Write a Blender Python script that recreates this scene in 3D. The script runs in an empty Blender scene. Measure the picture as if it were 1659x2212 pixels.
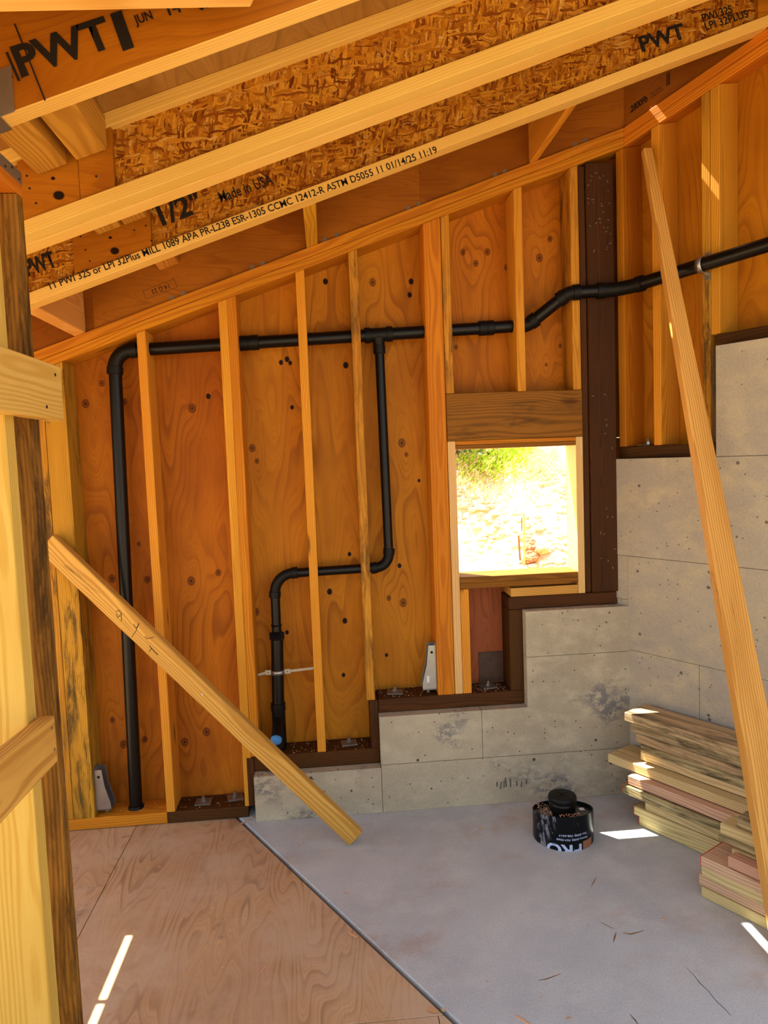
import bpy, bmesh, math, random
from mathutils import Vector, Matrix
random.seed(7)
SC = bpy.context.scene
COL = SC.collection

# ------------------------------------------------------------------ camera
W, H, FPX = 1659.0, 2212.0, 1530.0
CAM = Vector((0.0, 0.0, 1.572))
YAW, PITCH, ROLL = math.radians(4.45), math.radians(-4.26), math.radians(-2.2)
def cam_axes():
    f = Vector((math.sin(YAW), math.cos(YAW), 0)); r = Vector((math.cos(YAW), -math.sin(YAW), 0)); u = Vector((0, 0, 1))
    f2 = f*math.cos(PITCH) + u*math.sin(PITCH); u2 = u*math.cos(PITCH) - f*math.sin(PITCH)
    return r*math.cos(ROLL) + u2*math.sin(ROLL), u2*math.cos(ROLL) - r*math.sin(ROLL), f2
RX, UX, FX = cam_axes()
cd = bpy.data.cameras.new('camera'); cam = bpy.data.objects.new('camera', cd); COL.objects.link(cam)
cd.sensor_fit = 'HORIZONTAL'; cd.sensor_width = 36.0; cd.lens = FPX/W*36.0; cd.clip_start = 0.02; cd.clip_end = 200
m = Matrix((RX, UX, -FX)).transposed().to_4x4(); m.translation = CAM
cam.matrix_world = m
SC.camera = cam

# ------------------------------------------------------------------ light
world = bpy.data.worlds.new('sky'); SC.world = world; world.use_nodes = True
wn = world.node_tree.nodes; wl = world.node_tree.links
bg = wn['Background']
sky = wn.new('ShaderNodeTexSky'); sky.sky_type = 'NISHITA'; sky.sun_disc = False
sky.sun_elevation = math.radians(64); sky.sun_rotation = math.radians(-44); sky.dust_density = 1.6
hs = wn.new('ShaderNodeHueSaturation'); hs.inputs['Saturation'].default_value = .55; wl.new(sky.outputs[0], hs.inputs['Color'])
wl.new(hs.outputs[0], bg.inputs[0]); bg.inputs[1].default_value = 0.16
SUN_T = Vector((0.336, -0.345, -1.0)).normalized()
sd = bpy.data.lights.new('sun', 'SUN'); sd.energy = 12.0; sd.angle = math.radians(0.3); sd.color = (1.0, 0.93, 0.80)
sun = bpy.data.objects.new('sun', sd); COL.objects.link(sun)
sun.rotation_euler = SUN_T.to_track_quat('-Z', 'Y').to_euler(); sun.location = (-4, 6, 9)
vs = SC.view_settings
vs.view_transform = 'Standard'; vs.look = 'None'; vs.gamma = 1.0; vs.use_curve_mapping = False
vs.exposure = 1.35

# ------------------------------------------------------------------ pixel -> place
def ray(p): return RX*((p[0]-W/2)/FPX) - UX*((p[1]-H/2)/FPX) + FX
def on(p, n, d):
    n = Vector(n); r = ray(p); return CAM + r*((d - n.dot(CAM))/n.dot(r))
def pY(p, y): return on(p, (0, 1, 0), y)
def pZ(p, z=0.0): return on(p, (0, 0, 1), z)
A2 = math.radians(31.0)
D2 = Vector((math.sin(A2), -math.cos(A2), 0)); N2 = Vector((math.cos(A2), math.sin(A2), 0)); O2 = Vector((1.323, 3.05, 0))
def w2(s, off, z=0.0): v = O2 + D2*s + N2*off; return Vector((v.x, v.y, z))
def jb(x, o=0.0): return 2.495 + 0.352*x + o          # underside of the joists (roof slope)
def pb(x): return 2.414 + 0.352*x                      # underside of the top plates
SL = Vector((1, 0, 0.352)).normalized(); SU = Vector((-0.352, 0, 1)).normalized()

# ------------------------------------------------------------------ materials
def lin(h):
    h = h.lstrip('#'); c = [int(h[i:i+2], 16)/255 for i in (0, 2, 4)]
    return tuple((v/12.92 if v <= .04045 else ((v+.055)/1.055)**2.4) for v in c) + (1.0,)
class NT:
    def __init__(s, name):
        s.m = bpy.data.materials.new(name); s.m.use_nodes = True; s.t = s.m.node_tree; s.n = s.t.nodes; s.l = s.t.links
        s.b = s.n['Principled BSDF']
    def put(s, sock, v):
        if hasattr(v, 'is_output'): s.l.new(v, sock)
        elif v is not None: sock.default_value = v
    def math(s, op, a, b=None, c=None, clamp=False):
        n = s.n.new('ShaderNodeMath'); n.operation = op; n.use_clamp = clamp
        for i, v in enumerate((a, b, c)): s.put(n.inputs[i], v)
        return n.outputs[0]
    def vmath(s, op, a, b=None):
        n = s.n.new('ShaderNodeVectorMath'); n.operation = op
        s.put(n.inputs[0], a)
        if b is not None: s.put(n.inputs[1], b)
        return n.outputs['Value'] if op in ('DISTANCE', 'LENGTH', 'DOT_PRODUCT') else n.outputs[0]
    def mapv(s, v, scale=(1, 1, 1), loc=(0, 0, 0), rot=(0, 0, 0)):
        n = s.n.new('ShaderNodeMapping'); s.put(n.inputs[0], v)
        n.inputs['Location'].default_value = loc; n.inputs['Rotation'].default_value = rot; n.inputs['Scale'].default_value = scale
        return n.outputs[0]
    def noise(s, v, scale=1, detail=2, rough=.5, dist=0, out='Fac'):
        n = s.n.new('ShaderNodeTexNoise'); s.put(n.inputs['Vector'], v); n.inputs['Scale'].default_value = scale
        n.inputs['Detail'].default_value = detail; n.inputs['Roughness'].default_value = rough; n.inputs['Distortion'].default_value = dist
        return n.outputs[out]
    def voro(s, v, scale=1, feature='F1', out='Distance', rand=1.0):
        n = s.n.new('ShaderNodeTexVoronoi'); n.feature = feature; s.put(n.inputs['Vector'], v); n.inputs['Scale'].default_value = scale
        n.inputs['Randomness'].default_value = rand
        return n.outputs[out]
    def ramp(s, v, lo, hi, a=0.0, b=1.0, smooth=True):
        n = s.n.new('ShaderNodeMapRange'); n.interpolation_type = 'SMOOTHSTEP' if smooth else 'LINEAR'
        s.put(n.inputs[0], v); n.inputs[1].default_value = lo; n.inputs[2].default_value = hi; n.inputs[3].default_value = a; n.inputs[4].default_value = b
        return n.outputs[0]
    def mix(s, f, a, b, mode='MIX'):
        n = s.n.new('ShaderNodeMix'); n.data_type = 'RGBA'; n.blend_type = mode
        s.put(n.inputs[0], f); s.put(n.inputs[6], a); s.put(n.inputs[7], b)
        return n.outputs[2]
    def crgb(s, v, stops):
        n = s.n.new('ShaderNodeValToRGB'); s.put(n.inputs[0], v); e = n.color_ramp.elements
        while len(e) < len(stops): e.new(.5)
        for k, (p, c) in enumerate(stops): e[k].position = p; e[k].color = c
        return n.outputs[0]
    def sep(s, v):
        n = s.n.new('ShaderNodeSeparateXYZ'); s.put(n.inputs[0], v); return n.outputs
    def comb(s, x, y, z):
        n = s.n.new('ShaderNodeCombineXYZ')
        for i, v in enumerate((x, y, z)): s.put(n.inputs[i], v)
        return n.outputs[0]
    def coord(s, which='Object'):
        return s.n.new('ShaderNodeTexCoord').outputs[which]
    def rnd(s):
        return s.n.new('ShaderNodeObjectInfo').outputs['Random']
    def done(s, col, rough=.7, bump=None, bs=.2, bd=.002, metal=0.0, spec=.15):
        s.put(s.b.inputs['Base Color'], col); s.put(s.b.inputs['Roughness'], rough); s.b.inputs['Metallic'].default_value = metal
        if spec is not None: s.b.inputs['Specular IOR Level'].default_value = spec
        if bump is not None:
            n = s.n.new('ShaderNodeBump'); n.inputs['Strength'].default_value = bs; n.inputs['Distance'].default_value = bd
            s.put(n.inputs['Height'], bump); s.l.new(n.outputs[0], s.b.inputs['Normal'])
        return s.m

def wood(name, light, dark, mold=0.0, moldc='#2a2118', ring=.0075, vary=.22, knots=True, rough=.62, contrast=.62):
    """solid-textured sawn lumber: local X runs along the board"""
    t = NT(name); o = t.coord(); r = t.rnd()
    r2 = t.math('FRACT', t.math('MULTIPLY', r, 17.31)); r3 = t.math('FRACT', t.math('MULTIPLY', r, 71.7))
    p = t.vmath('ADD', o, t.comb(t.math('MULTIPLY', r, 40), t.math('MULTIPLY', r2, 9), t.math('MULTIPLY', r3, 9)))
    wob = t.noise(t.mapv(p, (1.3, 6, 6)), 1, 2, .5, 0, 'Color'); ws = t.sep(wob)
    x, y, z = t.sep(o)
    yy = t.math('ADD', t.math('ADD', y, t.math('MULTIPLY_ADD', r2, .12, -.06)), t.math('MULTIPLY_ADD', ws[0], .05, -.025))
    zz = t.math('ADD', t.math('ADD', z, t.math('MULTIPLY_ADD', r3, .05, .03)), t.math('MULTIPLY_ADD', ws[1], .05, -.025))
    rad = t.math('SQRT', t.math('ADD', t.math('MULTIPLY', yy, yy), t.math('MULTIPLY', zz, zz)))
    # knots bend the rings
    kd = t.voro(t.mapv(p, (1.9, 7.0, 7.0)), 1, 'F1', 'Distance'); kc = t.sep(t.voro(t.mapv(p, (1.9, 7.0, 7.0)), 1, 'F1', 'Color'))[0]
    ksel = t.ramp(kc, .62, .66)
    kb = t.math('MULTIPLY', t.ramp(kd, .05, .34, 1, 0), ksel)
    rad = t.math('MULTIPLY_ADD', kb, .012, rad)
    s = t.math('SINE', t.math('MULTIPLY', rad, 6.2832/ring)); s = t.ramp(s, -.6, 1.0)
    fib = t.noise(t.mapv(p, (5, 260, 260)), 1, 3, .6)
    g = t.math('ADD', t.math('MULTIPLY', s, contrast), t.math('MULTIPLY_ADD', fib, .7, -.35), clamp=True)
    col = t.mix(g, lin(light), lin(dark))
    big = t.noise(t.mapv(p, (1.2, 9, 9)), 1, 3, .6)
    col = t.mix(t.ramp(big, .3, .75, 0, 1), col, t.mix(.5, col, lin(dark)))
    if knots:
        core = t.math('MULTIPLY', t.ramp(kd, .05, .13, 1, 0), ksel)
        col = t.mix(t.math('MULTIPLY', core, .75), col, lin('#3a1c08'))
    if mold > 0:
        mn = t.noise(t.mapv(p, (4.5, 30, 30)), 1, 6, .72, .4); mm = t.noise(t.mapv(p, (1.4, 7, 7), (3, 1, 2)), 1, 2, .5)
        f = t.math('MULTIPLY', t.ramp(mn, .62-mold*.28, .80-mold*.2), t.ramp(mm, .55-mold*.3, .75-mold*.2))
        col = t.mix(t.math('MULTIPLY', f, .85), col, lin(moldc))
    v = t.math('MULTIPLY_ADD', r2, vary, 1.0-vary*.55)
    col = t.vmath('MULTIPLY', col, t.comb(v, t.math('MULTIPLY_ADD', r3, vary*.6, 1-vary*.35), v))
    return t.done(col, rough, t.math('ADD', s, fib), .25, .0008)

def plywood(name, light, dark, knots=(), along=2, across=0, sc=1.0, rough=.6, stain=0.0, line='#6e340a', lw=.5, weather=None):
    """rotary-cut veneer face in object space; knots = [(point, radius, dark?)] """
    t = NT(name); o = t.coord(); x = t.sep(o); r = t.rnd()
    u, v = x[across], x[along]
    q = t.comb(t.math('MULTIPLY', u, 3.4*sc), t.math('MULTIPLY', v, .62*sc), t.math('MULTIPLY', r, 20))
    base = t.noise(q, 1, 2.2, .5)
    g = t.math('MULTIPLY', base, 21.0)
    kdark = None; kring = None
    for (pt, rad, dk) in knots:
        k = t.comb(t.math('SUBTRACT', u, pt[0]), t.math('MULTIPLY', t.math('SUBTRACT', v, pt[1]), .8), 0.0)
        d = t.vmath('LENGTH', k)
        if not dk:
            k2 = t.comb(t.math('SUBTRACT', u, pt[0]), t.math('MULTIPLY', t.math('SUBTRACT', v, pt[1]), .38), 0.0)
            bump = t.ramp(t.vmath('LENGTH', k2), 0, rad*4.5, 1.6, 0)
            g = t.math('ADD', g, bump)
            rr = t.ramp(d, rad*.15, rad*1.05, 1, 0)
            kring = rr if kring is None else t.math('MAXIMUM', kring, rr)
        else:
            rr = t.ramp(d, rad*.75, rad*1.1, 1, 0)
            kdark = rr if kdark is None else t.math('MAXIMUM', kdark, rr)
    fr = t.math('FRACT', g); ln = t.math('MULTIPLY', t.ramp(fr, .40, .90), t.ramp(fr, .90, 1.0, 1, 0)); fr2 = t.math('FRACT', t.math('MULTIPLY', g, 4.0)); ln2 = t.math('MULTIPLY', t.ramp(fr2, .3, .85), t.ramp(fr2, .85, 1.0, 1, 0))
    ln = t.math('MAXIMUM', t.math('MULTIPLY', ln, t.ramp(t.noise(t.comb(t.math('MULTIPLY', u, 5), t.math('MULTIPLY', v, 2), 3.0), 1, 2), .3, .7, .25, 1.0)), t.math('MULTIPLY', ln2, .3))
    fib = t.noise(t.comb(t.math('MULTIPLY', u, 330), t.math('MULTIPLY', v, 7), r), 1, 3, .6)
    big = t.noise(t.comb(t.math('MULTIPLY', u, 2.5), t.math('MULTIPLY', v, 1.1), t.math('MULTIPLY', r, 9)), 1, 4, .6)
    col = t.mix(t.ramp(big, .3, .72), lin(light), lin(dark))
    col = t.mix(t.math('MULTIPLY', t.ramp(fib, .35, .75), .35), col, lin(dark))
    col = t.mix(t.math('MULTIPLY', ln, lw), col, lin(line))
    if kring is not None:
        rg = t.math('MULTIPLY_ADD', t.math('SINE', t.math('MULTIPLY', kring, 14)), .35, .62)
        col = t.mix(t.math('MULTIPLY', t.ramp(kring, .0, .12), rg), col, lin('#3c1604'))
    if kdark is not None: col = t.mix(kdark, col, lin('#1c0d08'))
    if stain > 0:
        sn = t.noise(t.mapv(o, (7, 7, 7)), 1, 7, .75, .3); sm = t.noise(t.mapv(o, (1.7, 1.7, 1.7), (4, 2, 1)), 1, 2)
        f = t.math('MULTIPLY', t.ramp(sn, .52, .68), t.ramp(sm, .5, .66)); col = t.mix(t.math('MULTIPLY', f, stain), col, lin('#2e2722'))
    if weather:
        wn_ = t.noise(t.mapv(o, (3, 3, 3)), 1, 6, .65); col = t.mix(t.ramp(wn_, .35, .7, 0, .8), col, lin(weather))
    return t.done(col, rough, t.math('ADD', fib, t.math('MULTIPLY', ln, -1.2)), .18, .0008)

def osb(name):
    t = NT(name); o = t.coord(); x = t.sep(o); r = t.rnd()
    pal = [(0.0, lin('#5a2606')), (.18, lin('#8c4c0e')), (.4, lin('#b47418')), (.65, lin('#cc9230')), (.82, lin('#9c5a10')), (1.0, lin('#e6bc66'))]
    col = None
    base = t.comb(x[0], x[2], t.math('MULTIPLY_ADD', r, 9, t.math('MULTIPLY', x[1], .2)))
    for i, (ang, sx, sy, th) in enumerate(((.2, 8, 34, 0), (1.1, 12, 48, .5), (-.6, 14, 60, .5), (.5, 17, 95, .55), (-1.3, 24, 120, .6), (1.7, 30, 150, .62), (-.15, 22, 170, .7))):
        p = t.mapv(base, (1, 1, 1), (i*1.7, i*2.3, i), (0, 0, ang))
        p = t.vmath('ADD', p, t.vmath('MULTIPLY', t.noise(base, 9+i*3, 2, .5, 0, 'Color'), (.022, .022, 0)))
        p = t.mapv(p, (sx, sy, 1))
        c = t.sep(t.voro(p, 1, 'F1', 'Color')); d = t.voro(p, 1, 'DISTANCE_TO_EDGE', 'Distance')
        cc = t.crgb(t.math('MULTIPLY_ADD', t.noise(t.mapv(p, (.5, 6, 1)), 1, 2), .35, t.math('MULTIPLY_ADD', c[0], .9, -.15)), pal)
        cc = t.mix(t.ramp(d, 0, .09, .5, 0), cc, lin('#3a1804'))
        col = cc if col is None else t.mix(t.ramp(c[1], th, th+.02), col, cc)
    return t.done(col, .55, t.sep(col)[0], .3, .001)

def concrete(name, c1, c2, c3, pits=1.0, scale=1.0, rust=0.0, rough=.8, dark=0.0):
    t = NT(name); o = t.n.new('ShaderNodeNewGeometry').outputs['Position']
    n1 = t.noise(t.mapv(o, (1.1*scale,)*3), 1, 6, .62, .3); n2 = t.noise(t.mapv(o, (7*scale, 7*scale, 11*scale)), 1, 5, .65); n3 = t.noise(o, 160, 3, .7)
    col = t.mix(t.ramp(n1, .32, .68), lin(c1), lin(c2)); col = t.mix(t.ramp(n2, .4, .75, 0, .7), col, lin(c3))
    col = t.mix(t.ramp(n3, .3, .8, 0, .25), col, lin('#4c4640'))
    h = t.math('MULTIPLY', n3, .25)
    if dark > 0:
        a = t.noise(t.mapv(o, (2.4, 2.4, 3.0), (5, 1, 2)), 1, 2, .5); b = t.noise(t.mapv(o, (26, 26, 40)), 1, 6, .75)
        f = t.math('MULTIPLY', t.ramp(a, .48, .62), t.ramp(b, .45, .56)); col = t.mix(t.math('MULTIPLY', f, dark), col, lin('#5d5f66'))
    if rust > 0:
        a = t.noise(t.mapv(o, (1.3, 1.9, 1.3), (2, 7, 0)), 1, 3, .6); b = t.noise(t.mapv(o, (9, 9, 9)), 1, 5, .7)
        f = t.math('MULTIPLY', t.ramp(a, .50, .68), t.ramp(b, .4, .65)); col = t.mix(t.math('MULTIPLY', f, rust), col, lin('#a5713a'))
    if pits > 0:
        for sc, th, sel in ((17, .14, .72), (42, .16, .75)):
            d = t.voro(o, sc); c = t.sep(t.voro(o, sc, 'F1', 'Color'))[0]
            f = t.math('MULTIPLY', t.ramp(d, th*.7, th, 1, 0), t.ramp(c, sel, sel+.02)); f = t.math('MULTIPLY', f, pits)
            col = t.mix(t.math('MULTIPLY', f, .85), col, lin('#24211d')); h = t.math('SUBTRACT', h, f)
    return t.done(col, rough, h, .35, .002)

def plain(name, c, rough=.5, metal=0.0, var=0.0, spec=.4):
    t = NT(name)
    if var > 0:
        n = t.noise(t.coord(), 22, 5, .65); col = t.mix(t.ramp(n, .3, .75, 0, var), lin(c), lin('#6f665c'))
        return t.done(col, rough, n, .1, .001, metal, spec)
    return t.done(lin(c), rough, None, metal=metal, spec=spec)

MAT = {}
MAT['stud'] = wood('fresh fir stud', '#dc9c30', '#b8741a', 0.0)
MAT['stud_old'] = wood('weathered fir stud', '#d2942e', '#a86c1c', .75, '#33291c')
MAT['stud_orange'] = wood('orange fir', '#d4861e', '#ab5f10', .15)
MAT['plate'] = wood('fir top plate', '#d4861f', '#ac5c10', .15, ring=.009)
MAT['bright'] = wood('bright yellow fir', '#e6bb66', '#cc983e', .08)
MAT['stud_dark'] = wood('mouldy shaded stud', '#a8762e', '#6e4a18', .85, '#24180c', vary=.05)  # mould stains, plus shade from the stud in front put into the browns
MAT['jamb'] = wood('pale jamb stud', '#e4bf80', '#cc9a54', .05, vary=.05)
MAT['flange'] = wood('laminated flange', '#eac06a', '#d4a044', .04, ring=.006, knots=False, vary=.08, contrast=.35)
MAT['treated'] = wood('dark treated lumber', '#553210', '#301c08', .3, '#140c05', vary=.12, contrast=.5)
MAT['post'] = wood('dark incised post', '#4c2b0d', '#2e1a07', .25, '#140c05', vary=.1, contrast=.5)
MAT['header'] = wood('brown header', '#96601c', '#66400f', .5, '#2c1c0c', vary=.1)
MAT['brace'] = wood('brace lumber', '#dcaa54', '#a87228', .3, '#4a3520', ring=.008, vary=.1)
MAT['board_yellow'] = wood('yellow board', '#e0c892', '#b49660', .3, '#4b4030', vary=.18)
MAT['board_pink'] = wood('pink board', '#dcb494', '#b08262', .25, '#4b3a30', vary=.15)
MAT['board_grey'] = wood('mouldy board', '#cfb384', '#937c54', .85, '#2e281e', vary=.15)
MAT['chip'] = wood('wood chip', '#e3b98a', '#c78f5c', 0, knots=False)
MAT['block'] = wood('short block', '#cf943c', '#a56c22', .25)
def Kn(lst, y):
    out = []
    for (px, r, dk) in lst:
        p = pY(px, y); out.append(((p.x, p.z), r, dk))
    return out
K1 = [((450,856),.011,1),((716,996),.012,1),((628,974),.011,1),((220,828),.013,0),((185,872),.017,0),((310,870),.014,0),((268,868),.014,0),((415,882),.018,0),
      ((242,1250),.017,0),((318,1252),.015,0),((413,1255),.018,0),((472,1237),.014,0),((243,1555),.013,0),((267,1608),.017,0),((313,1597),.014,0),((399,1603),.018,0),((446,1581),.018,0),((300,1175),.009,0),((555,1322),.018,0)]
K2 = [((703,608),.012,1),((888,608),.012,1),((885,637),.011,1),((805,610),.016,0),((620,776),.011,1),((607,783),.010,1),((627,784),.009,1),((747,789),.013,1),((545,968),.016,0),((555,996),.011,0),
      ((543,1240),.009,1),((712,1278),.013,1),((745,1341),.012,1),((742,1458),.009,1),((755,1197),.009,1),((620,1366),.009,1),((863,1222),.010,1),((840,1292),.012,0),((871,1302),.018,0),((868,957),.018,0),((878,982),.010,0),((905,1038),.007,1),((835,1415),.008,1),((553,1322),.016,0),((631,880),.009,1)]
K3 = [((1000,545),.013,0),((1028,569),.013,0),((1053,544),.014,0),((1094,578),.013,0),((1165,557),.017,0),((1188,516),.013,0),((985,750),.010,0),((1180,788),.008,0),((1068,1282),.016,0),((1210,747),.009,0)]
MAT['ply_a'] = plywood('sheathing plywood warm', '#c47616', '#9c540c', Kn(K1, 3.24))
MAT['ply_b'] = plywood('sheathing plywood orange', '#cc861c', '#aa6612', Kn(K2, 3.24))
MAT['ply_c'] = plywood('sheathing plywood red', '#c87a16', '#a45a0c', Kn(K3, 3.24))
MAT['ply_w2'] = plywood('sheathing plywood side wall', '#d08a1c', '#ac6a10', along=0, across=1)
MAT['ply_roof'] = plywood('roof sheathing', '#b98b48', '#96662a', along=1, across=0, line='#6e4616')
MAT['ply_web'] = plywood('plywood stiffener', '#bc7818', '#965508', along=0, across=2, sc=1.4, lw=.4)
MAT['lvl'] = plywood('laminated rim', '#a8661a', '#82480c', [((-.22, 2.50), .016, 0), ((.32, 2.72), .014, 0), ((.62, 2.86), .015, 0), ((-.75, 2.36), .017, 0)], along=0, across=2, sc=1.6)
MAT['floor_ply'] = plywood('subfloor plywood', '#d0aa7c', '#b89066', along=1, across=0, sc=1.5, rough=.8, stain=.85, line='#6e4a30', lw=.55, weather='#c8ac8c')
MAT['osb'] = osb('oriented strand web')
MAT['conc'] = concrete('board formed concrete', '#c2b496', '#a89c84', '#cfc2a4', 1.0, dark=.75)
MAT['conc2'] = concrete('side wall concrete', '#bcb39c', '#a7a092', '#c8bb98', .8)
MAT['slab'] = concrete('trowelled slab', '#c6cccb', '#aeb4b5', '#d2d5d0', 0.0, .8, rust=.4, rough=.62)
MAT['abs'] = plain('black plastic pipe', '#060505', .36, spec=.3)
MAT['abs_fit'] = plain('black plastic fitting', '#080707', .5, spec=.25)
MAT['steel'] = plain('galvanised steel', '#a9aaa8', .35, .9, .25)
MAT['steel_dull'] = plain('dull steel', '#8b8276', .5, .7, .4)
MAT['ink'] = plain('black ink', '#120c08', .7)
MAT['white_ink'] = plain('white print', '#b9c6e0', .6)
MAT['blue'] = plain('blue tape cap', '#4d8fd0', .55)
MAT['brown_label'] = plain('brown label', '#9a6848', .6)
MAT['paper'] = plain('paper sticker', '#d8d8d4', .7)
MAT['red'] = plain('red end paint', '#d4502c', .7)
MAT['membrane'] = plain('brown membrane', '#4a2f1c', .6, 0, .2)
MAT['gap'] = plain('dark gap filler', '#1a120c', .95)
MAT['ply_red'] = plywood('reddish plywood', '#a85f38', '#8a4626', [], sc=1.8)

# ------------------------------------------------------------------ object helpers
BASIS = {}
def reg(o, mtx): o.matrix_basis = mtx; BASIS[o.name] = mtx
def empty(name, loc=(0, 0, 0), label=None, cat=None, group=None, kind=None):
    o = bpy.data.objects.new(name, None); COL.objects.link(o); reg(o, Matrix.Translation(Vector(loc))); o.empty_display_size = .1
    tag(o, label, cat, group, kind); return o
def tag(o, label=None, cat=None, group=None, kind=None):
    if label: o['label'] = label
    if cat: o['category'] = cat
    if group: o['group'] = group
    if kind: o['kind'] = kind
    return o
def world_of(o):
    mt = BASIS[o.name]
    return world_of(o.parent) @ mt if o.parent else mt
def frame(origin, ax):
    """ax: 3 orthonormal-ish world axes -> matrix"""
    a = Vector(ax[0]).normalized(); c = a.cross(Vector(ax[1])).normalized(); b = c.cross(a)
    mt = Matrix((a, b, c)).transposed().to_4x4(); mt.translation = Vector(origin); return mt
def link(name, bm, mat, parent=None, fr=None, smooth=False, bevel=0.0, sharp=None):
    """bm holds world-space geometry; fr = object frame"""
    fr = fr or Matrix.Identity(4)
    bmesh.ops.recalc_face_normals(bm, faces=bm.faces[:])
    if bevel > 0:
        bmesh.ops.bevel(bm, geom=bm.edges[:], offset=bevel, segments=1, affect='EDGES', profile=.6, clamp_overlap=True)
    bm.transform(fr.inverted())
    me = bpy.data.meshes.new(name); bm.to_mesh(me); bm.free()
    for p in me.polygons: p.use_smooth = smooth
    me.materials.append(MAT[mat] if isinstance(mat, str) else mat)
    if smooth and sharp:
        me.set_sharp_from_angle(angle=sharp)
    o = bpy.data.objects.new(name, me); COL.objects.link(o)
    if parent is not None:
        o.parent = parent; reg(o, world_of(parent).inverted() @ fr)
    else: reg(o, fr)
    return o
def add_hexa(bm, q0, q1):
    v = [bm.verts.new(Vector(p)) for p in list(q0)+list(q1)]
    for f in ((0, 1, 2, 3), (7, 6, 5, 4), (0, 4, 5, 1), (1, 5, 6, 2), (2, 6, 7, 3), (3, 7, 4, 0)): bm.faces.new([v[i] for i in f])
def hexa(name, q0, q1, mat, parent=None, ax=None, bevel=.0015, jitter=0.0):
    """board from end quad q0 to end quad q1 (long axis q0->q1)"""
    bm = bmesh.new(); add_hexa(bm, q0, q1)
    c0 = sum((Vector(p) for p in q0), Vector())/4; c1 = sum((Vector(p) for p in q1), Vector())/4
    fr = frame(c0, (c1-c0, Vector(q0[1])-Vector(q0[0])))
    return link(name, bm, mat, parent, fr, bevel=bevel)
def box(name, lo, hi, mat, parent=None, long='z', bevel=.0015):
    (x0, y0, z0), (x1, y1, z1) = lo, hi
    if long == 'z': q0 = [(x0, y0, z0), (x1, y0, z0), (x1, y1, z0), (x0, y1, z0)]; q1 = [(x, y, z1) for x, y, z in q0]
    elif long == 'x': q0 = [(x0, y0, z0), (x0, y1, z0), (x0, y1, z1), (x0, y0, z1)]; q1 = [(x1, y, z) for x, y, z in q0]
    else: q0 = [(x0, y0, z0), (x0, y0, z1), (x1, y0, z1), (x1, y0, z0)]; q1 = [(x, y1, z) for x, y, z in q0]
    return hexa(name, q0, q1, mat, parent, bevel=bevel)
def prism(name, poly, vec, mat, parent=None, fr=None, bevel=0.0):
    bm = bmesh.new(); a = [bm.verts.new(Vector(p)) for p in poly]; b = [bm.verts.new(Vector(p)+Vector(vec)) for p in poly]
    bm.faces.new(a); bm.faces.new(b[::-1]); n = len(poly)
    for i in range(n): bm.faces.new([a[i], a[(i+1) % n], b[(i+1) % n], b[i]])
    return link(name, bm, mat, parent, fr, bevel=bevel)
def add_tube(bm, pts, rad, seg=20, caps=True):
    pts = [Vector(p) for p in pts]; rads = rad if isinstance(rad, (list, tuple)) else [rad]*len(pts)
    t0 = (pts[1]-pts[0]).normalized(); up = Vector((0, 0, 1)) if abs(t0.z) < .9 else Vector((1, 0, 0))
    n = t0.cross(up).normalized(); rings = []; prev = t0
    for i, p in enumerate(pts):
        if i == 0: t = t0
        elif i == len(pts)-1: t = (pts[i]-pts[i-1]).normalized()
        else: t = ((pts[i]-pts[i-1]).normalized()+(pts[i+1]-pts[i]).normalized()).normalized()
        q = prev.rotation_difference(t); n = (q @ n).normalized(); prev = t
        b = t.cross(n)
        rings.append([bm.verts.new(p+(n*math.cos(k*2*math.pi/seg)+b*math.sin(k*2*math.pi/seg))*rads[i]) for k in range(seg)])
    for i in range(len(rings)-1):
        for k in range(seg): bm.faces.new([rings[i][k], rings[i][(k+1) % seg], rings[i+1][(k+1) % seg], rings[i+1][k]])
    if caps: bm.faces.new(rings[0][::-1]); bm.faces.new(rings[-1])
def tube(name, pts, rad, mat, parent=None, seg=20, sharp=.6):
    bm = bmesh.new(); add_tube(bm, pts, rad, seg); return link(name, bm, mat, parent, None, True, sharp=sharp)
def lathe(name, prof, center, mat, parent=None, seg=40, tilt=None):
    bm = bmesh.new(); c = Vector(center); rings = []
    for r, z in prof:
        if r < 1e-6: rings.append([bm.verts.new(c+Vector((0, 0, z)))])
        else:
            rg = []
            for k in range(seg):
                a = 2*math.pi*k/seg; v = Vector((r*math.cos(a), r*math.sin(a), z))
                if tilt: v.z += tilt(v)
                rg.append(bm.verts.new(c+v))
            rings.append(rg)
    for i in range(len(rings)-1):
        a, b = rings[i], rings[i+1]
        for k in range(seg):
            k2 = (k+1) % seg
            if len(a) == 1 and len(b) == 1: continue
            if len(a) == 1: bm.faces.new([a[0], b[k2], b[k]])
            elif len(b) == 1: bm.faces.new([a[k], a[k2], b[0]])
            else: bm.faces.new([a[k], a[k2], b[k2], b[k]])
    return link(name, bm, mat, parent, None, True, sharp=.7)
def text_mesh(s, size, bold=.0, shear=0.0):
    cu = bpy.data.curves.new('lettering', 'FONT'); cu.body = s; cu.size = size; cu.offset = bold; cu.resolution_u = 3; cu.shear = shear
    ob = bpy.data.objects.new('lettering', cu); COL.objects.link(ob)
    dg = bpy.context.evaluated_depsgraph_get(); me = bpy.data.meshes.new_from_object(ob.evaluated_get(dg))
    bpy.data.objects.remove(ob); bpy.data.curves.remove(cu); return me
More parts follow.
